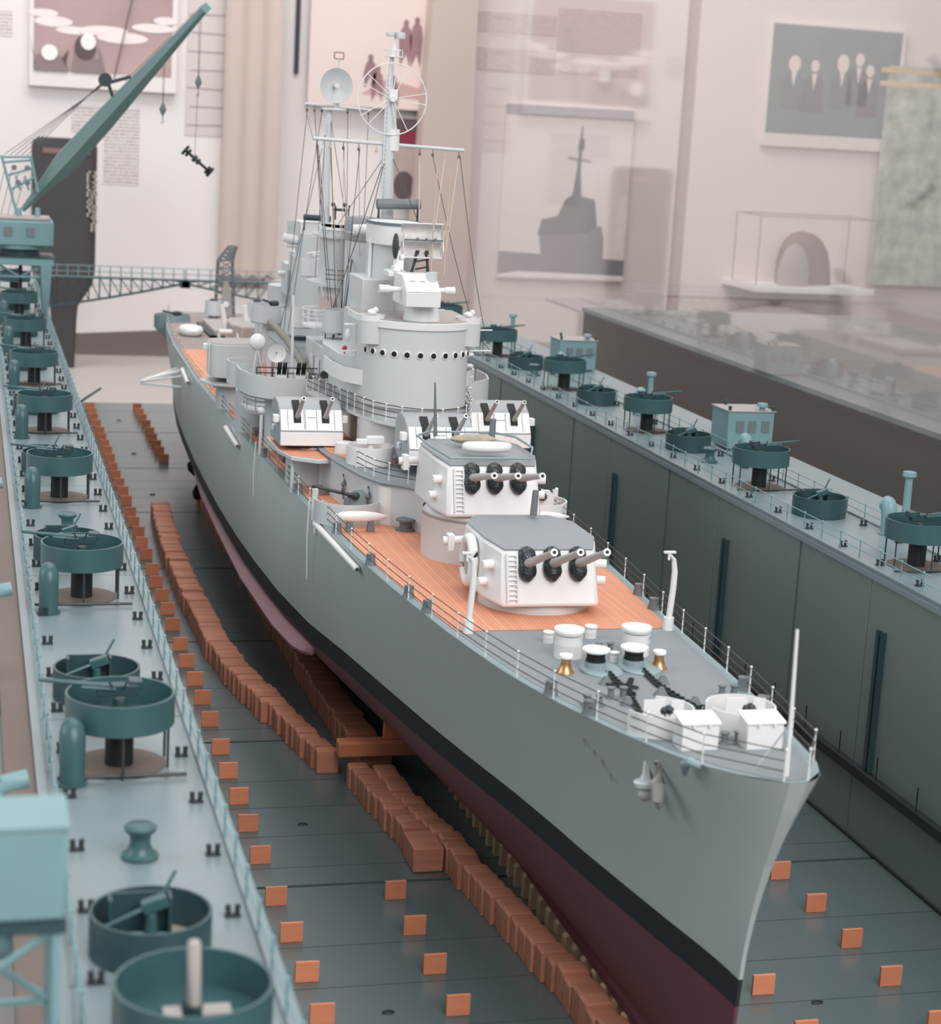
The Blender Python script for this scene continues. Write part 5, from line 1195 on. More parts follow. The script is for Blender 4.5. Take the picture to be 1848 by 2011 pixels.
obj('tub_rim', MB().wall((-3.9,105.5,0), 1.55, 21.5, 23.1, .08, n=34).cyl((-3.9,105.5,21.5),(-3.9,105.5,21.6),1.55,1.55,34), LIGHT, g, sharp=50)
obj('tub_pillar', MB().cyl((-3.7,105.5,17.9),(-3.7,105.5,21.5),.7,.7,20), LIGHT, g)
obj('twin_gun', MB().sph((-3.5,105.2,23.2),.45,.4,.3).bar((-3.6,105,23.2),(-4.6,104.4,23.6),.1), DARKM, g)
# port quad gun platform with curved shield
for sgn in (-1, 1):
    cx = XC+sgn*5.9; cy = 77.6
    g = empty('quad_gun_platform', (cx, cy, 18.5), parent=ship)
    sh = [(XC+sgn*x, y) for x, y in ((9.3,81.5),(9.35,78.8),(8.9,76.6),(7.9,75.2),(6.2,74.5),(4.4,74.3),(3.0,74.4))]
    obj('curved_shield', MB().plate(sh, 19.4, 21.0, .1), LIGHT, g, sharp=50)
    fl = sh+[(XC+sgn*3.0, 82)]
    if sgn > 0: fl = fl[::-1]
    obj('platform_floor', MB().prism(fl, 19.3, 19.45), GREYD, g)
    obj('platform_trunk', MB().cyl((cx, cy+1, 15.2), (cx, cy+1, 19.3), 1.6, 1.6, 26), LIGHT, g)
    obj('outer_shield', MB().wall((XC+sgn*7.4, 84.5, 0), 2.2, 19.2, 20.9, .09, (PI*.55 if sgn < 0 else -PI*.35), (PI*1.45 if sgn < 0 else PI*.55), 26), LIGHT, g, sharp=50)
    for qx in (cx-.75, cx+.65):
        q_ = obj('quad_gun', MB().obox((qx, cy-.6, 20.9), (.75, .6, .6)).cyl((qx, cy-.6, 19.4), (qx, cy-.6, 20.7), .3, .25, 10), mat_white, g, bevel=.04)
        for dx in (-.28,-.12,.1,.26): obj('gun_barrel', MB().cyl((qx+dx, cy-.8, 20.9), (qx+dx, cy-1.3, 21.9), .09, .07, 8), BORE, g)
    mb = MB()
    for z in (20.9,21.3):
        mb.bar((cx-2.4,cy+.4,z),(cx+2.2,cy+.2,z),.05)
    for k in range(5): mb.bar((cx-2.4+k*1.15,cy+.3,19.4),(cx-2.4+k*1.15,cy+.3,21.3),.05)
    obj('barrier_frame', mb, DARKM, g)
    obj('dish_director', MB().rings([[(cx-2.1+r*math.cos(t), 80-h, 22.9+r*math.sin(t)) for t in [2*PI*j/22 for j in range(22)]] for r, h in ((.05,-.3),(.5,-.2),(.62,.0),(.5,.2),(.05,.28))]).bar((cx-2.1,80,22.6),(cx-2.4,80,20.4),.05).bar((cx-2.1,80,22.6),(cx-1.6,80,20.4),.05), PALE, g, sharp=80)
    obj('dish_director', MB().rings([[(cx-.9+r*math.cos(t), 78.4-h, 22.3+r*math.sin(t)*1.02) for t in [2*PI*j/26 for j in range(26)]] for r, h in ((.1,-.18),(.45,-.1),(.66,.06),(.68,.1),(.45,-.05),(.1,-.12))]).bar((cx-.9,78.5,21.8),(cx-1.0,78.5,20.4),.06), PALE, g, sharp=80)
    obj('dish_feed', MB().bar((cx-.9,78.3,22.3),(cx-1.0,77.9,22.4),.05), DARKM, g)
# tall signal pole
obj('signal_pole', MB().cyl((-5.9,80,18),(-6.05,80,26.4),.12,.09,8), PALE, ship)
obj('low_barbette', MB().cyl((-7.3,86.5,15.2),(-7.3,86.5,18.4),1.9,1.9,28), LIGHT, ship)
guard_rail(ship, [(-9.0,83.5,17.6),(-8.9,81.4,17.6),(-7.6,80.4,17.6),(-6.0,80.2,17.6)], 1.3, 1.1, 'gallery_rail', PALE, 3, .05, .03)
obj('gallery_floor', MB().prism([(-9.1,84.5),(-9.0,81.3),(-7.7,80.2),(-5.8,80.0),(-5.8,84.5)], 17.35, 17.6), LIGHT, ship)

# ---------------------------------------------------------------- masts
mk = empty('fore_mast', (XC, 74, 30), parent=ship)
obj('mast_pole', MB().tube([(-.65,73.6,23.9),(-.65,73.6,32.8),(-.75,73.8,37.6),(-.8,73.8,39.6),(-.78,74,41.5),(-.72,74,43.8)], [.5,.46,.42,.34,.24,.14], 16), LIGHT, mk, sharp=60)
obj('mast_drum', MB().cyl((-.45,73.8,37.4),(-.45,73.8,38.9),.48,.48,20), PALE, mk)
obj('mast_topmast', MB().cyl((-.45,73.9,38.8),(-.5,73.8,41.3),.26,.2,12), LIGHT, mk)
obj('yard_arm', MB().cyl((-6.1,73.8,37.98),(4.75,73.8,37.68),.13,.13,10), LIGHT, mk)
mb = MB()
for x in (-1.15,-.95): mb.bar((x,73.3,30.5),(x-.1+.1,73.5,43.2),.03)
for i in range(38): mb.bar((-1.15,73.35,30.8+i*.32),(-.95,73.35,30.8+i*.32),.022)
obj('mast_ladder', mb, PALE, mk)
rw = obj('radar_wheel_rim', MB().tube([(-.72+2.45*math.cos(t), 73.3, 40.95+2.45*math.sin(t)) for t in [2*PI*j/48 for j in range(48)]], .045, 6, True), PALE, mk)
for k in range(10):
    a = 2*PI*k/10+.3; a2 = 2*PI*(k+.35)/10+.3
    obj('wheel_spoke', MB().bar((-.72+.3*math.cos(a),73.3,40.95+.3*math.sin(a)),(-.72+2.45*math.cos(a2 if k % 2 else a-.1),73.3,40.95+2.45*math.sin(a2 if k % 2 else a-.1)),.03), PALE, mk)
obj('wheel_hub', MB().box(-.95,-.35,73.2,73.7,40.9,41.6).cyl((-.7,73.0,40.95),(-.7,73.6,40.95),.22,.22,12), PALE, mk, bevel=.04)
obj('top_platform', MB().cyl((-.62,74,43.8),(-.62,74,43.9),.6,.6,20).cyl((-.62,74,43.9),(-.62,74,44.5),.22,.2,12), PALE, mk)
mb = MB().tube([(-.62+.62*math.cos(t),74+.62*math.sin(t),44.3) for t in [2*PI*j/20 for j in range(20)]], .035, 5, True)
for k in range(8): mb.bar((-.62+.62*math.cos(k),74+.62*math.sin(k),43.8),(-.62+.62*math.cos(k),74+.62*math.sin(k),44.3),.03)
obj('top_basket', mb, PALE, mk)
obj('top_pole', MB().cyl((-.6,74,44.4),(-.58,74,45.5),.12,.04,8), PALE, mk)
obj('twin_lobe_radar', MB().lathe((-.92,73.9,45.35), [(.02,-.12),(.3,-.15),(.34,0),(.3,.15),(.02,.12)], 18).lathe((-.22,73.9,45.3), [(.02,-.2),(.34,-.22),(.38,0),(.34,.22),(.02,.2)], 18), LIGHT, mk)
obj('roller_aerial', MB().cyl((-1.75,72,33.75),(1.35,72,33.85),.36,.36,20), GREYD, mk)
for x in (-1.6,1.2):
    for dy in (-.3,.3): obj('aerial_leg', MB().bar((x,72+dy,32.0),(x,72,33.6),.06), DARKM, mk)
def block_(x, y, z, par, col=None):
    obj('rigging_block', MB().bar((x,y,z),(x,y,z-.25),.03).sph((x,y,z-.38),.1,.08,.14), col or BROWN, par)
for i, x in enumerate((-5.8,-4.9,-3.95,-2.85,-1.6,1.55,2.5,3.4,4.4)): block_(x, 73.8, 37.98-(x+6.1)*.0277-.12, mk, LINE if i % 3 == 1 else None)
mk2 = empty('main_mast', (-1.0, 94, 26), parent=ship)
obj('mast_pole', MB().tube([(-1.55,92.5,26.9),(-1.45,93.5,35),(-1.35,94,39.9)], [.34,.3,.26], 14), LIGHT, mk2, sharp=60)
obj('mast_platform', MB().prism(oval(-1.0,94,1.0,.8), 40.0, 40.15), PALE, mk2)
obj('yard_arm', MB().cyl((-3.3,94.3,40.35),(2.1,94.3,40.15),.1,.1,8), LIGHT, mk2)
obj('mast_topmast', MB().cyl((-.75,94.3,40.1),(-.7,94.3,42.8),.24,.2,10).cyl((-.7,94.3,42.8),(-.68,94.3,44.0),.09,.07,8), LIGHT, mk2)
obj('dish_reflector', MB().rings([[(-1.0+r*math.cos(t), 93.6+h, 41.9+r*math.sin(t)*1.05) for t in [2*PI*j/32 for j in range(32)]] for r, h in ((.1,.05),(.6,-.05),(1.0,-.22),(1.3,-.45),(1.32,-.43),(1.0,-.15),(.6,.02),(.1,.12))]), LIGHT, mk2, sharp=80)
obj('dish_feed', MB().cyl((-1.0,93.6,41.9),(-1.0,93.0,41.9),.16,.2,12).bar((-1.0,93.0,41.9),(-1.3,93.3,40.7),.03), PALE, mk2)
mb = MB()
for z in (44.0,44.5): mb.bar((-1.05,94.3,z),(-.3,94.3,z),.06)
for x in (-1.05,-.3): mb.bar((x,94.3,44.0),(x,94.3,44.5),.06)
obj('loop_aerial', mb, mat('rose_grey_paint',(176,140,134),.5), mk2)
mb = MB()
for x in (-1.98,-1.75): mb.bar((x,92.4,30.5),(x+.08,93.6,39.5),.03)
for i in range(30): mb.bar((-1.98,92.4+i*.035,30.8+i*.29),(-1.75,92.4+i*.035,30.8+i*.29),.022)
obj('mast_ladder', mb, PALE, mk2)
for x in (-3.1,-2.5,-1.9,.2,1.9): block_(x, 94.3, 40.25, mk2)
obj('lamp_cluster', MB().bar((-.9,92,31.4),(-.9,92,32.5),.08).box(-1.1,-.1,91.9,92.1,32.1,32.3).sph((-1.1,92,32.6),.18).sph((-.15,92,32.6),.18), DARKM, mk2)
# rigging: each stay or halyard a cord of its own
rg = empty('rigging', (XC, 80, 30), parent=ship)
def cord(a, b, mt=WIRE, r=.028, sag=0.0):
    a, b = Vector(a), Vector(b); P_ = [a.lerp(b, t/6)-Vector((0,0,sag*math.sin(PI*t/6))) for t in range(7)]
    obj('halyard', MB().tube(P_, r, 5), mt, rg)
for i, x in enumerate((-5.8,-4.9,-3.95,-2.85)):
    z = 37.98-(x+6.1)*.0277-.5
    cord((x,73.8,z), (-3.6+i*.8,79,26.2), LINE if i else WIRE, .03); cord((x+.08,73.8,z), (-3.9+i*.3,76,26.0), WIRE if i != 2 else LINE, .026)
for x, xe, ze in ((1.55,.5,30.2),(3.4,1.35,30.2),(4.4,2.3,30.0)): cord((x,73.8,37.2),(xe,68,ze), LINE, .035)
cord((2.5,73.8,37.2),(4.5,66,24.9),WIRE,.026,.6); cord((4.5,73.8,37.3),(4.7,64.6,25.2),WIRE,.026,.8)
cord((4.5,66,24.9),(3.2,64.5,25.4),WIRE,.026); cord((4.6,65.5,25.1),(5.0,64.5,24.6),WIRE,.026)
for x, xe in ((-3.1,-4.9),(-2.5,-2.3),(-1.9,-4.6),(.2,-.8),(1.9,.3),(-1.5,-2.9),(-1.3,-.2),(-1.2,-5.2)):
    cord((x,94.2,39.9),(xe,86+abs(xe),27.0 if xe > -3 else 22.5),WIRE,.026)
cord((-.8,73.9,37.2),(-1.9,86,31.2),WIRE,.026); cord((-.5,73.9,37.2),(.6,69,32.7),WIRE,.03); cord((-.9,73.9,36.9),(-2.6,70,32.7),WIRE,.03)
cord((-.9,73.9,37.0),(-3.4,78,25.8),WIRE,.03); cord((-1.6,80.0,31.0),(-3.2,74.5,26.0),mat_black,.05); cord((-1.4,83.8,33),(-1.75,83.5,24.5),mat_black,.05)
cord((-3.3,94.3,40.2),(-6.1,73.8,37.9),WIRE,.02)
for x, y, z in ((3.4,64.6,26.0),(3.4,64.6,24.6)): obj('wing_spur', MB().cyl((2.9,64,z),(4.9,64,z+.05),.06,.05,6), PALE, rg)
for z in (26.0,24.2): obj('wing_spur', MB().box(-5.0,-4.0,65.2,65.5,z,z+.08), mat_white, rg)
obj('spur_lamp', MB().sph((-4.75,65.3,25.3),.2,.2,.45), PALE, rg)
for i in range(4): obj('hanging_signal', MB().lathe((3.35,64.2,21.9+i*.75), [(.02,0),(.4,.12),(.44,.2),(.3,.3),(.02,.32)], 18), mat_white, rg, sharp=60)

# ---------------------------------------------------------------- stern
g = empty('aircraft_crane', (XC+.9, 168, 15), parent=ship)
def lattice(parent, name, base, top, n, mt, r=.07):
    """four-legged lattice: base and top are lists of four corner points"""
    B_, T_ = [Vector(p) for p in base], [Vector(p) for p in top]
    for k in range(4): obj(name+'_leg', MB().bar(B_[k], T_[k], r), mt, parent)
    mb = MB()
    for i in range(n):
        a, b = i/n, (i+1)/n
        for k in range(4):
            k2 = (k+1) % 4
            p, q_ = B_[k].lerp(T_[k], a), B_[k2].lerp(T_[k2], b); mb.bar(p, q_, r*.65)
            mb.bar(B_[k].lerp(T_[k], b), B_[k2].lerp(T_[k2], b), r*.65)
    obj(name+'_bracing', mb, mt, parent)
def sqr(c, wx, wy): return [(c[0]-wx, c[1]-wy, c[2]), (c[0]+wx, c[1]-wy, c[2]), (c[0]+wx, c[1]+wy, c[2]), (c[0]-wx, c[1]+wy, c[2])]
lattice(g, 'crane_tower', sqr((.4,168,15.1), 1.1, 1.0), sqr((.35,168,21.8), .85, .8), 7, GREYD, .09)
lattice(g, 'crane_head', sqr((.35,168,21.8), .85, .8), sqr((1.2,168,23.5), .45, .5), 4, GREYD, .09)
obj('crane_plate', MB().rings([[(-.3,166.9,15.4),(1.2,166.9,15.4),(1.0,166.95,18),(.6,167,19.4),(.1,167,19.4),(-.1,166.95,18)],[(-.3,166.8,15.4),(1.2,166.8,15.4),(1.0,166.85,18),(.6,166.9,19.4),(.1,166.9,19.4),(-.1,166.85,18)]]), PINKISH, g)
obj('plate_eye', MB().cyl((.4,166.8,16.7),(.4,166.7,16.7),.36,.36,18), mat_white, g)
for x in (-1.9,3.1):
    g = empty('stern_gun_tub', (x, 160, 15), parent=ship)
    obj('tub_drum', MB().lathe((x,160,0), [(.02,16.1),(1.05,16.1),(.95,17.8),(.85,17.8),(.85,17.3),(.02,17.3)], 30), LIGHT, g, sharp=50)
    obj('tub_pedestal', MB().cyl((x,160,14.9),(x,160,16.1),.6,.6,18), ROOF, g)
    obj('tub_gun', MB().box(x-.4,x+.4,159.8,160.3,17.4,17.95), DARKM, g)
g = empty('port_quarter_tub', (-5.8, 162, 14), parent=ship)
obj('tub_rim', MB().wall((-6.3,163,0), 2.1, 14.2, 15.7, .09, n=40), WATERWAY, g, sharp=50)
obj('tub_cone', MB().lathe((-6.3,163,0), [(.8,12.9),(2.1,14.2),(.02,14.25)], 36), LIGHT, g)
obj('tub_gun', MB().sph((-5.8,162.5,15.9),.6,.5,.3).bar((-5.8,162,15.9),(-7.6,161,16.3),.12), DARKM, g)
g = empty('hangar_hatch', (XC, 152, 15), parent=ship)
obj('hatch_coaming', MB().box(-3.4,2.6,146.5,158,15.0,15.9), PINKISH, g, bevel=.1)
obj('hatch_gutter', MB().box(-3.9,-3.4,145.5,159,15.0,15.4).box(-3.9,3,145.5,146.2,15.0,15.4), DARKM, g)
g = empty('deck_float', (-5.6, 149, 15), parent=ship)
obj('float_body', MB().rings([[(-5.7+1.35*math.cos(t)*w_, 149+2.4*math.sin(t)*w_, 15.0+h) for t in [2*PI*j/26 for j in range(26)]] for h, w_ in ((0,.7),(.3,.95),(.7,1),(1.0,.85),(1.1,.2))]), PALE, g, sharp=60)
g = empty('aft_capstan_bitt', (-7.1, 110, 15), parent=ship)
obj('bitt_body', MB().lathe((-7.3,109,15.15), [(.02,0),(.8,0),(.9,.5),(.6,1.0),(.8,1.5),(.02,1.6)], 20), WATERWAY, g)
obj('bitt_body', MB().lathe((-6.1,108,15.15), [(.02,0),(.6,0),(.65,.5),(.5,1.3),(.75,1.7),(.02,1.8)], 20), PALE, g)
for (x, y) in ((-3.9,134),(-1.6,134)): obj('raised_post', MB().cyl((x,y,17.5),(x-.4,y,20.0),.3,.24,12), PALE, t3_)
obj('outrigger_frame', MB().bar((-8.3,128,13.5),(-12.6,131,12.4),.12).bar((-8.4,134,13.5),(-12.6,131,12.4),.12).bar((-8.3,128,12.3),(-12.6,131,12.2),.12).bar((-8.3,131,13.6),(-12.0,131,12.6),.22), PALE, ship)
for sgn in (-1, 1):
    g = empty('propeller', (XC+sgn*5.5, 112, 4), parent=ship)
    obj('propeller_hub', MB().cyl((XC+sgn*6.8,121,4.6),(XC+sgn*6.8,119,4.8),.4,.35,12), DARKM, g)
    for a in (.2,2.3,4.4): obj('propeller_blade', MB().rings([[(XC+sgn*6.8+math.cos(a)*d+.5*w_*math.cos(a+PI/2)*math.cos(t), 120+.25*w_*math.sin(t), 4.7+math.sin(a)*d+.5*w_*math.sin(a+PI/2)*math.cos(t)) for t in [2*PI*j/12 for j in range(12)]] for d, w_ in ((.3,.4),(.9,1.1),(1.6,1.2),(2.1,.6),(2.2,.1))]), BORE, g)
# ================================================================ blocks and tiles on the dock floor
def tile_row(x, ys, where, grp):
    """thin square wooden tiles standing on edge across the dock floor"""
    p = None; n = len(ys)
    for i, y in enumerate(ys):
        lab = 'thin orange wooden tile, %s from the front in %s' % (nth(i), where)
        if p is None: p = tile_proto(x, y, lab, grp)
        else:
            c = p.copy(); scene.collection.objects.link(c); c.location = Vector((x+random.uniform(-.08,.08), y, 0))*S; c['label'] = lab
            c.rotation_euler = (0, 0, random.uniform(-.03,.03))
TP = []
def tile_proto(x, y, lab, grp):
    mb = MB().box(-.56,.56,-.08,.08,0.004,1.02)
    o = obj('wooden_tile', mb, ORANGE, at=(x, y, 0), bevel=.015, label=lab, cat='tile', group=grp); return o
base_y = [13.1,17.8,22.1,26.5,30.9]
def rowy(a, b): return [q_ for i in range(-2, 9) for q_ in [y+23.32*i for y in base_y] if a < q_ < b]
tile_row(-13.95, rowy(8, 193), 'the left wall row', 'orange tiles beside the left wall')
tile_row(-7.7, rowy(8, 32), 'the short row left of the bow', 'orange tiles left of the bow')
tile_row(-7.9, rowy(152, 190), 'the far row beside the stern', 'orange tiles beside the stern')
tile_row(13.95, rowy(8, 190), 'the right wall row', 'orange tiles beside the right wall')
tile_row(7.3, rowy(8, 32), 'the short row right of the bow', 'orange tiles right of the bow')
# timber blocks laid side by side in long rows under the hull
def block_row(path, step, w, h, dpt, name, where, grp, mt=BLOCKW, jit=.1, zoff=0.0, mk=None):
    P = [Vector((a, b, 0)) for a, b in path]; L = [0]
    for a, b in zip(P, P[1:]): L.append(L[-1]+(b-a).length)
    n = int(L[-1]/step); i = 0; proto = None
    for k in range(n+1):
        d = min(k*step, L[-1]-1e-6)
        while d > L[i+1]: i += 1
        t = (d-L[i])/(L[i+1]-L[i]); p = P[i].lerp(P[i+1], t)
        lab = '%s, %s from the front in %s' % (name, nth(k), where)
        x = p.x+random.uniform(-jit, jit)
        if proto is None:
            mb = MB().rings([[(-w/2,-dpt/2,.004),(w/2,-dpt/2,.004),(w/2,dpt/2,.004),(-w/2,dpt/2,.004)],[(-w/2,-dpt/2,h*.93),(w/2,-dpt/2,h*.93),(w/2,dpt/2,h*.93),(-w/2,dpt/2,h*.93)],[(-w/2+.12,-dpt/2+.03,h),(w/2-.22,-dpt/2+.03,h),(w/2-.22,dpt/2-.03,h),(-w/2+.12,dpt/2-.03,h)]])
            proto = obj('timber_block' if mt is BLOCKW else 'keel_post', mb, mt, at=(x, p.y, zoff), bevel=.03, label=lab, cat='block' if mt is BLOCKW else 'post', group=grp)
        else:
            c = proto.copy(); scene.collection.objects.link(c); c.location = Vector((x, p.y, zoff))*S
            c.rotation_euler = (0, 0, random.uniform(-.05,.05)); c['label'] = lab; c.scale = (1, 1, random.uniform(.93, 1.06))
ra = [(-7.95,50.5),(-8.7,55.2),(-9.4,60)]
ra2 = [(-9.6,60.6),(-10.8,67),(-11.5,75.5),(-11.75,90),(-11.8,104),(-11.1,125)]
block_row(ra, .95, 1.35, 1.45, .84, 'short brown timber block', 'the outer row end', 'front outer bilge blocks')
block_row(ra2, 1.06, 1.75, 1.5, .98, 'wide brown timber block', 'the long outer row', 'long outer bilge blocks')
block_row([(-4.9,50.2),(-5.2,56),(-5.5,69),(-5.6,90),(-5.7,131)], 1.1, 2.0, 1.5, 1.02, 'shaded brown timber block', 'the row under the hull', 'inner bilge blocks')
block_row([(-5.4,37.6),(-6.0,42.5),(-6.5,47.6)], 1.0, 1.25, 1.45, .9, 'reddish timber block', 'the doubled row by the beam', 'doubled blocks')
block_row([(-1.9,12),(-2.0,18.3),(-2.5,22.7),(-2.95,27.2),(-3.5,31.8),(-3.9,36.5),(-4.9,43),(-5.15,47.6)], 1.12, 1.35, 1.55, 1.02, 'chunky timber block', 'the row nearest the bow', 'bow bilge blocks')
block_row([(-.6,8.5),(-.6,60)], 1.45, 1.0, 1.28, .5, 'pale keel post', 'the keel line', 'keel posts', PALEW, .02)
block_row([(4.4,50.2),(4.6,90),(4.6,131)], 1.1, 1.9, 1.4, 1.0, 'hidden timber block', 'the row right of the keel', 'starboard bilge blocks')
obj('timber_beam', MB().box(-.85, .85, -1.3, 1.3, 0.01, 1.4), BLOCKW, at=(-5.25, 35.4, 0), bevel=.08, label='long reddish timber lying along the front end of the doubled blocks', cat='beam')
obj('timber_beam', MB().box(-2.55, 2.55, -.55, .55, 0, .95), ORANGE, at=(-5.0, 48.9, 1.58), bevel=.1, label='rounded orange timber beam lying across the block rows under the hull', cat='beam')
obj('timber_plank', MB().box(-1.1, 1.1, -.2, .2, 0, 2.6), ORANGE, at=(-3.6, 48.4+.6, 2.54), bevel=.04, label='upright orange plank standing on the cross beam against the hull', cat='plank')

# ================================================================ travelling crane at the far left
CY = 158.0
cr = empty('travelling_crane', (-23.8, CY, HZ), 'pale teal portal crane with a long dark solid jib on the far left dock wall', 'crane')
for x in (-26.5, -21.0):
    for y in (CY-2.6, CY+2.6):
        s_ = 1 if x < -24 else -1
        obj('portal_leg', MB().rings([[(x+a*w_, y+b*w_, z) for a, b in ((-1,-1),(1,-1),(1,1),(-1,1))] for z, w_ in ((HZ+.12,.22),(HZ+.4,.3),(21.6,.62))]), TEALL, cr)
obj('portal_deck', MB().box(-27.3,-20.2,CY-3.2,CY+3.2,21.5,22.3), TEALL, cr, bevel=.05)
obj('portal_lip', MB().box(-27.4,-20.1,CY-3.3,CY+3.3,22.3,22.45), TEALD, cr)
mb = MB().bar((-26.2,CY-2.7,20.2),(-21.2,CY-2.7,20.2),.14)
mb.bar((-26.2,CY-2.7,21.6),(-23.8,CY-2.7,20.2),.12).bar((-21.4,CY-2.7,21.6),(-23.8,CY-2.7,20.2),.12)
obj('portal_brace', mb, TEALL, cr)
obj('drive_shaft', MB().cyl((-23.7,CY-1,HZ+.05),(-23.7,CY-1,21.6),.2,.2,10), mat('shaft_dark_maroon',(70,36,44),.5), cr)
obj('slewing_ring', MB().cyl((-23.8,CY,22.4),(-23.8,CY,23.3),2.2,2.2,36), TEALD, cr)
obj('slewing_ring', MB().cyl((-23.8,CY,23.2),(-23.8,CY,23.6),2.9,3.0,36), TEALL, cr)
cab = [(-28.4,CY-2.2),(-27.4,CY-3.0),(-21.0,CY-3.0),(-20.2,CY-2.4),(-20.2,CY+2.6),(-28.4,CY+2.6)]
obj('crane_cab', MB().prism(cab, 23.6, 26.3), TEALL, cr, bevel=.15)
obj('cab_roof', MB().prism([(-24+(a+24)*.92, CY+(b-CY)*.85) for a, b in cab], 26.3, 26.7), PINKISH, cr, bevel=.15)
for x in (-25.1,-22.7): obj('cab_window', MB().box(x-.45,x+.45,CY-3.08,CY-3.0,24.6,25.6), GREYD, cr)
obj('jib_lug', MB().cyl((-23.9,CY-.9,26.5),(-23.9,CY-.5,27.5),.35,.25,10), TEALL, cr)
obj('jib_lug', MB().cyl((-21.9,CY-.9,26.5),(-21.9,CY-.5,27.6),.3,.3,10), TEALL, cr)
# solid tapered jib
J0, J1 = Vector((-23.5,CY,27.3)), Vector((-4.0,CY,50.2)); jd = (J1-J0).normalized(); jn = Vector((-jd.z, 0, jd.x))
def jsec(t, hw, hh, yw): c = J0.lerp(J1, t); return [tuple(c-jn*hh+Vector((0,-yw*.25,0))), tuple(c-jn*hh+Vector((0,yw*.25,0))), tuple(c+jn*hh*.1+Vector((0,yw,0))), tuple(c+jn*hh+Vector((0,yw*.5,0))), tuple(c+jn*hh+Vector((0,-yw*.5,0))), tuple(c-jn*hh*.05+Vector((0,-yw,0)))]
obj('jib_boom', MB().rings([jsec(0,0,.25,.35), jsec(.08,0,.55,.7), jsec(.24,0,1.25,1.3), jsec(.45,0,1.15,1.2), jsec(.75,0,.75,.8), jsec(1,0,.4,.5)]), mat('jib_grey_green',(100,124,122),.45), cr, sharp=15)
obj('jib_tip', MB().obox(tuple(J1), (.9,1.1,.9), ry=-.86), TEALL, cr, bevel=.05)
pj = J0.lerp(J1,.56)+jn*2.2
obj('sheave_wheel', MB().cyl(pj+Vector((-.5,-.25,.3)),pj+Vector((-.5,.25,.3)),.75,.75,22), DARKM, cr)
obj('sheave_arm', MB().bar(pj+Vector((-.2,0,0)),J0.lerp(J1,.63)+jn*1.0,.2).bar(pj+Vector((-.2,0,0)),J0.lerp(J1,.53)+jn*1.0,.2), DARKM, cr)
# A frame
af = []
for y in (CY-1.2, CY+1.2): af += []
A0, A1, A2, A3 = (-24.1,CY-1.4,26.9), (-21.9,CY-1.4,29.4), (-25.8,CY-1.2,33.2), (-22.7,CY-1.2,33.3)
mb = MB().bar(A0,A2,.16).bar(A1,A3,.16)
for t in (.97,.88,.66,.42): mb.bar(Vector(A0).lerp(Vector(A2),t),Vector(A1).lerp(Vector(A3),t),.13)
mb.bar(Vector(A0).lerp(Vector(A2),.66)+Vector((.9,0,0)),Vector(A0).lerp(Vector(A2),.42)+Vector((1,0,0)),.12)
mb.bar(Vector(A0).lerp(Vector(A2),.66)+Vector((1.9,0,0)),Vector(A0).lerp(Vector(A2),.42)+Vector((1.9,0,0)),.12)
obj('a_frame', mb, TEALL, cr)
for t, dx in ((.8,1.0),(.8,2.4),(.55,1.0),(.55,2.0)):
    c = Vector(A0).lerp(Vector(A2),t)+Vector((dx,-.1,0)); obj('frame_sheave', MB().cyl(c-Vector((0,.1,0)),c+Vector((0,.1,0)),.3,.3,14), GREYD, cr)
for k in range(5):
    a = Vector(A2)+Vector((.3+k*.6,0,.1)); b = pj+Vector((-.7+.08*k,0,-.3+.2*k)); obj('hoist_wire', MB().bar(a,b,.035), WIRE, cr)
for k in range(4):
    a = Vector(A2)+Vector((.4+k*.7,0,-1.2-.3*k)); obj('hoist_wire', MB().bar(a,(-26.5+k*.7,CY+1,26.6),.035), WIRE, cr)
obj('hoist_wire', MB().bar(J0.lerp(J1,.6)+jn*1.1,J1+jn*.5,.03), WIRE, cr)
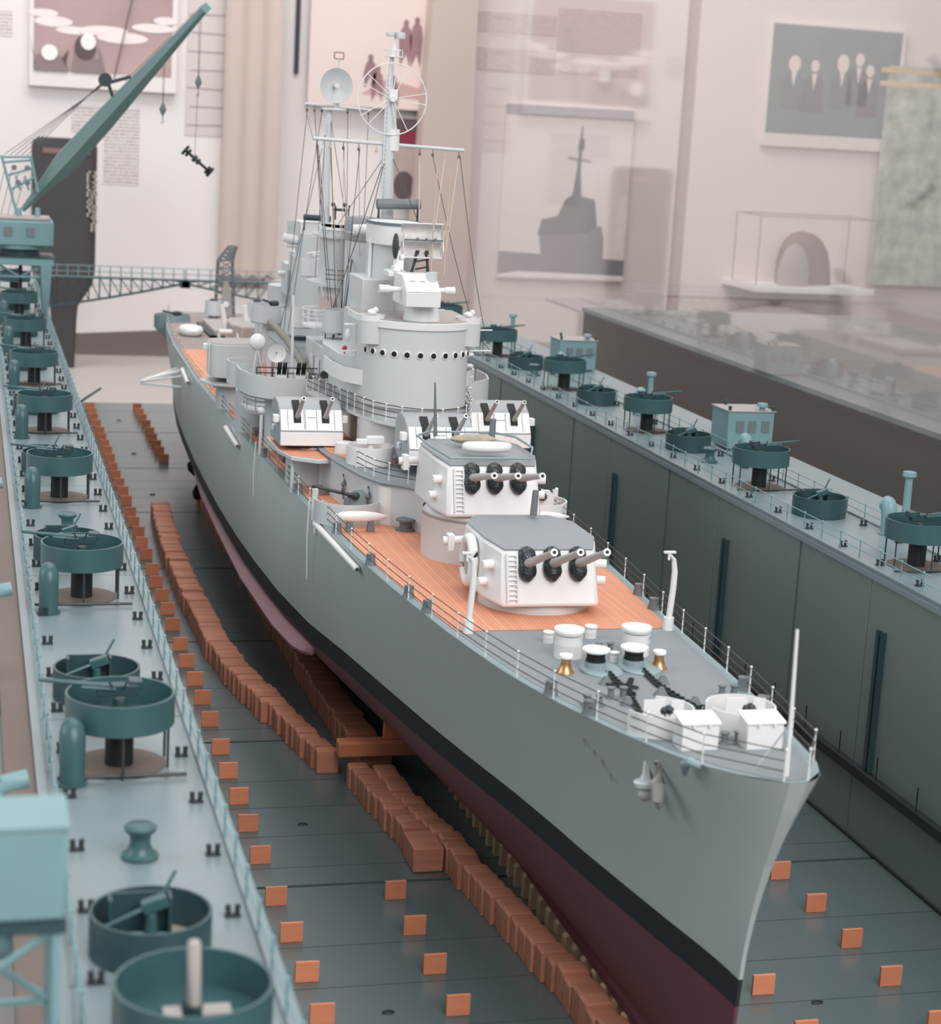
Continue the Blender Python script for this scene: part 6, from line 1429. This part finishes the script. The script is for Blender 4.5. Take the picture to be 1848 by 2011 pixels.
def hook(x, zt_, zb_, par):
    g = empty('hook_block', (x,CY,zb_), parent=par)
    obj('hook_wire', MB().bar((x-.1,CY,zt_),(x-.05,CY,zb_+1.4),.03).bar((x+.15,CY,zt_),(x+.05,CY,zb_+1.4),.03), WIRE, g)
    obj('block_body', MB().rings([[(x+r*math.cos(t),CY+.5*r*math.sin(t),zb_+h) for t in [2*PI*j/8 for j in range(8)]] for r,h in ((.08,-.1),(.38,.55),(.38,.65),(.08,1.4))]), GREYD, g)
    obj('hook_tail', MB().tube([(x,CY,zb_),(x,CY,zb_-.5),(x+.12,CY,zb_-.75),(x-.1,CY,zb_-.9),(x-.2,CY,zb_-.7)], .05, 6), GREYD, g)
hook(-8.4,45.2,38.4,cr); hook(-4.55,49.6,41.6,cr)
obj('sling_wire', MB().bar((-4.6,CY,41.0),(-4.75,CY,34.2),.03), WIRE, cr)
sh = empty('hanging_shaft', (-4.6,CY,33.4), 'small black flanged shaft hanging from the crane hook', 'shaft')
a, b = Vector((-5.8,CY,34.7)), Vector((-3.0,CY,32.4)); d = (b-a)
obj('shaft_rod', MB().cyl(a,b,.18,.15,10), BORE, sh)
for t, r in ((.0,.62),(.12,.5),(.9,.5),(1.0,.62)): obj('shaft_flange', MB().cyl(a+d*(t-.035),a+d*(t+.035),r,r,18), BORE, sh)
for t, r in ((.38,.42),(.52,.36)): obj('shaft_collar', MB().cyl(a+d*(t-.05),a+d*(t+.05),r,r,14), DARKM, sh)

# second crane in the near left corner
c2 = empty('travelling_crane', (-28.6, -19, 8), 'blurred pale teal crane cabin on a lattice tower in the near left corner', 'crane')
obj('crane_cab', MB().box(-31.2,-27.1,-17.8,-15.8,21.5,23.7), TEALL, c2, bevel=.1)
obj('cab_roof', MB().box(-31.25,-27.05,-17.85,-15.75,23.7,23.8), TEALL, c2)
obj('cab_floor_beam', MB().box(-31.2,-27.1,-17.9,-15.7,21.25,21.5), TEALD, c2)
lattice(c2, 'tower', sqr((-29.2,-16.8,8.0), 1.85, .9), sqr((-29.2,-16.8,21.3), 1.85, .9), 5, TEALL, .16)
obj('tower_base', MB().box(-31.5,-28.1,-18.4,-15.2,-7.45,8.0), BROWN, c2, bevel=.1)
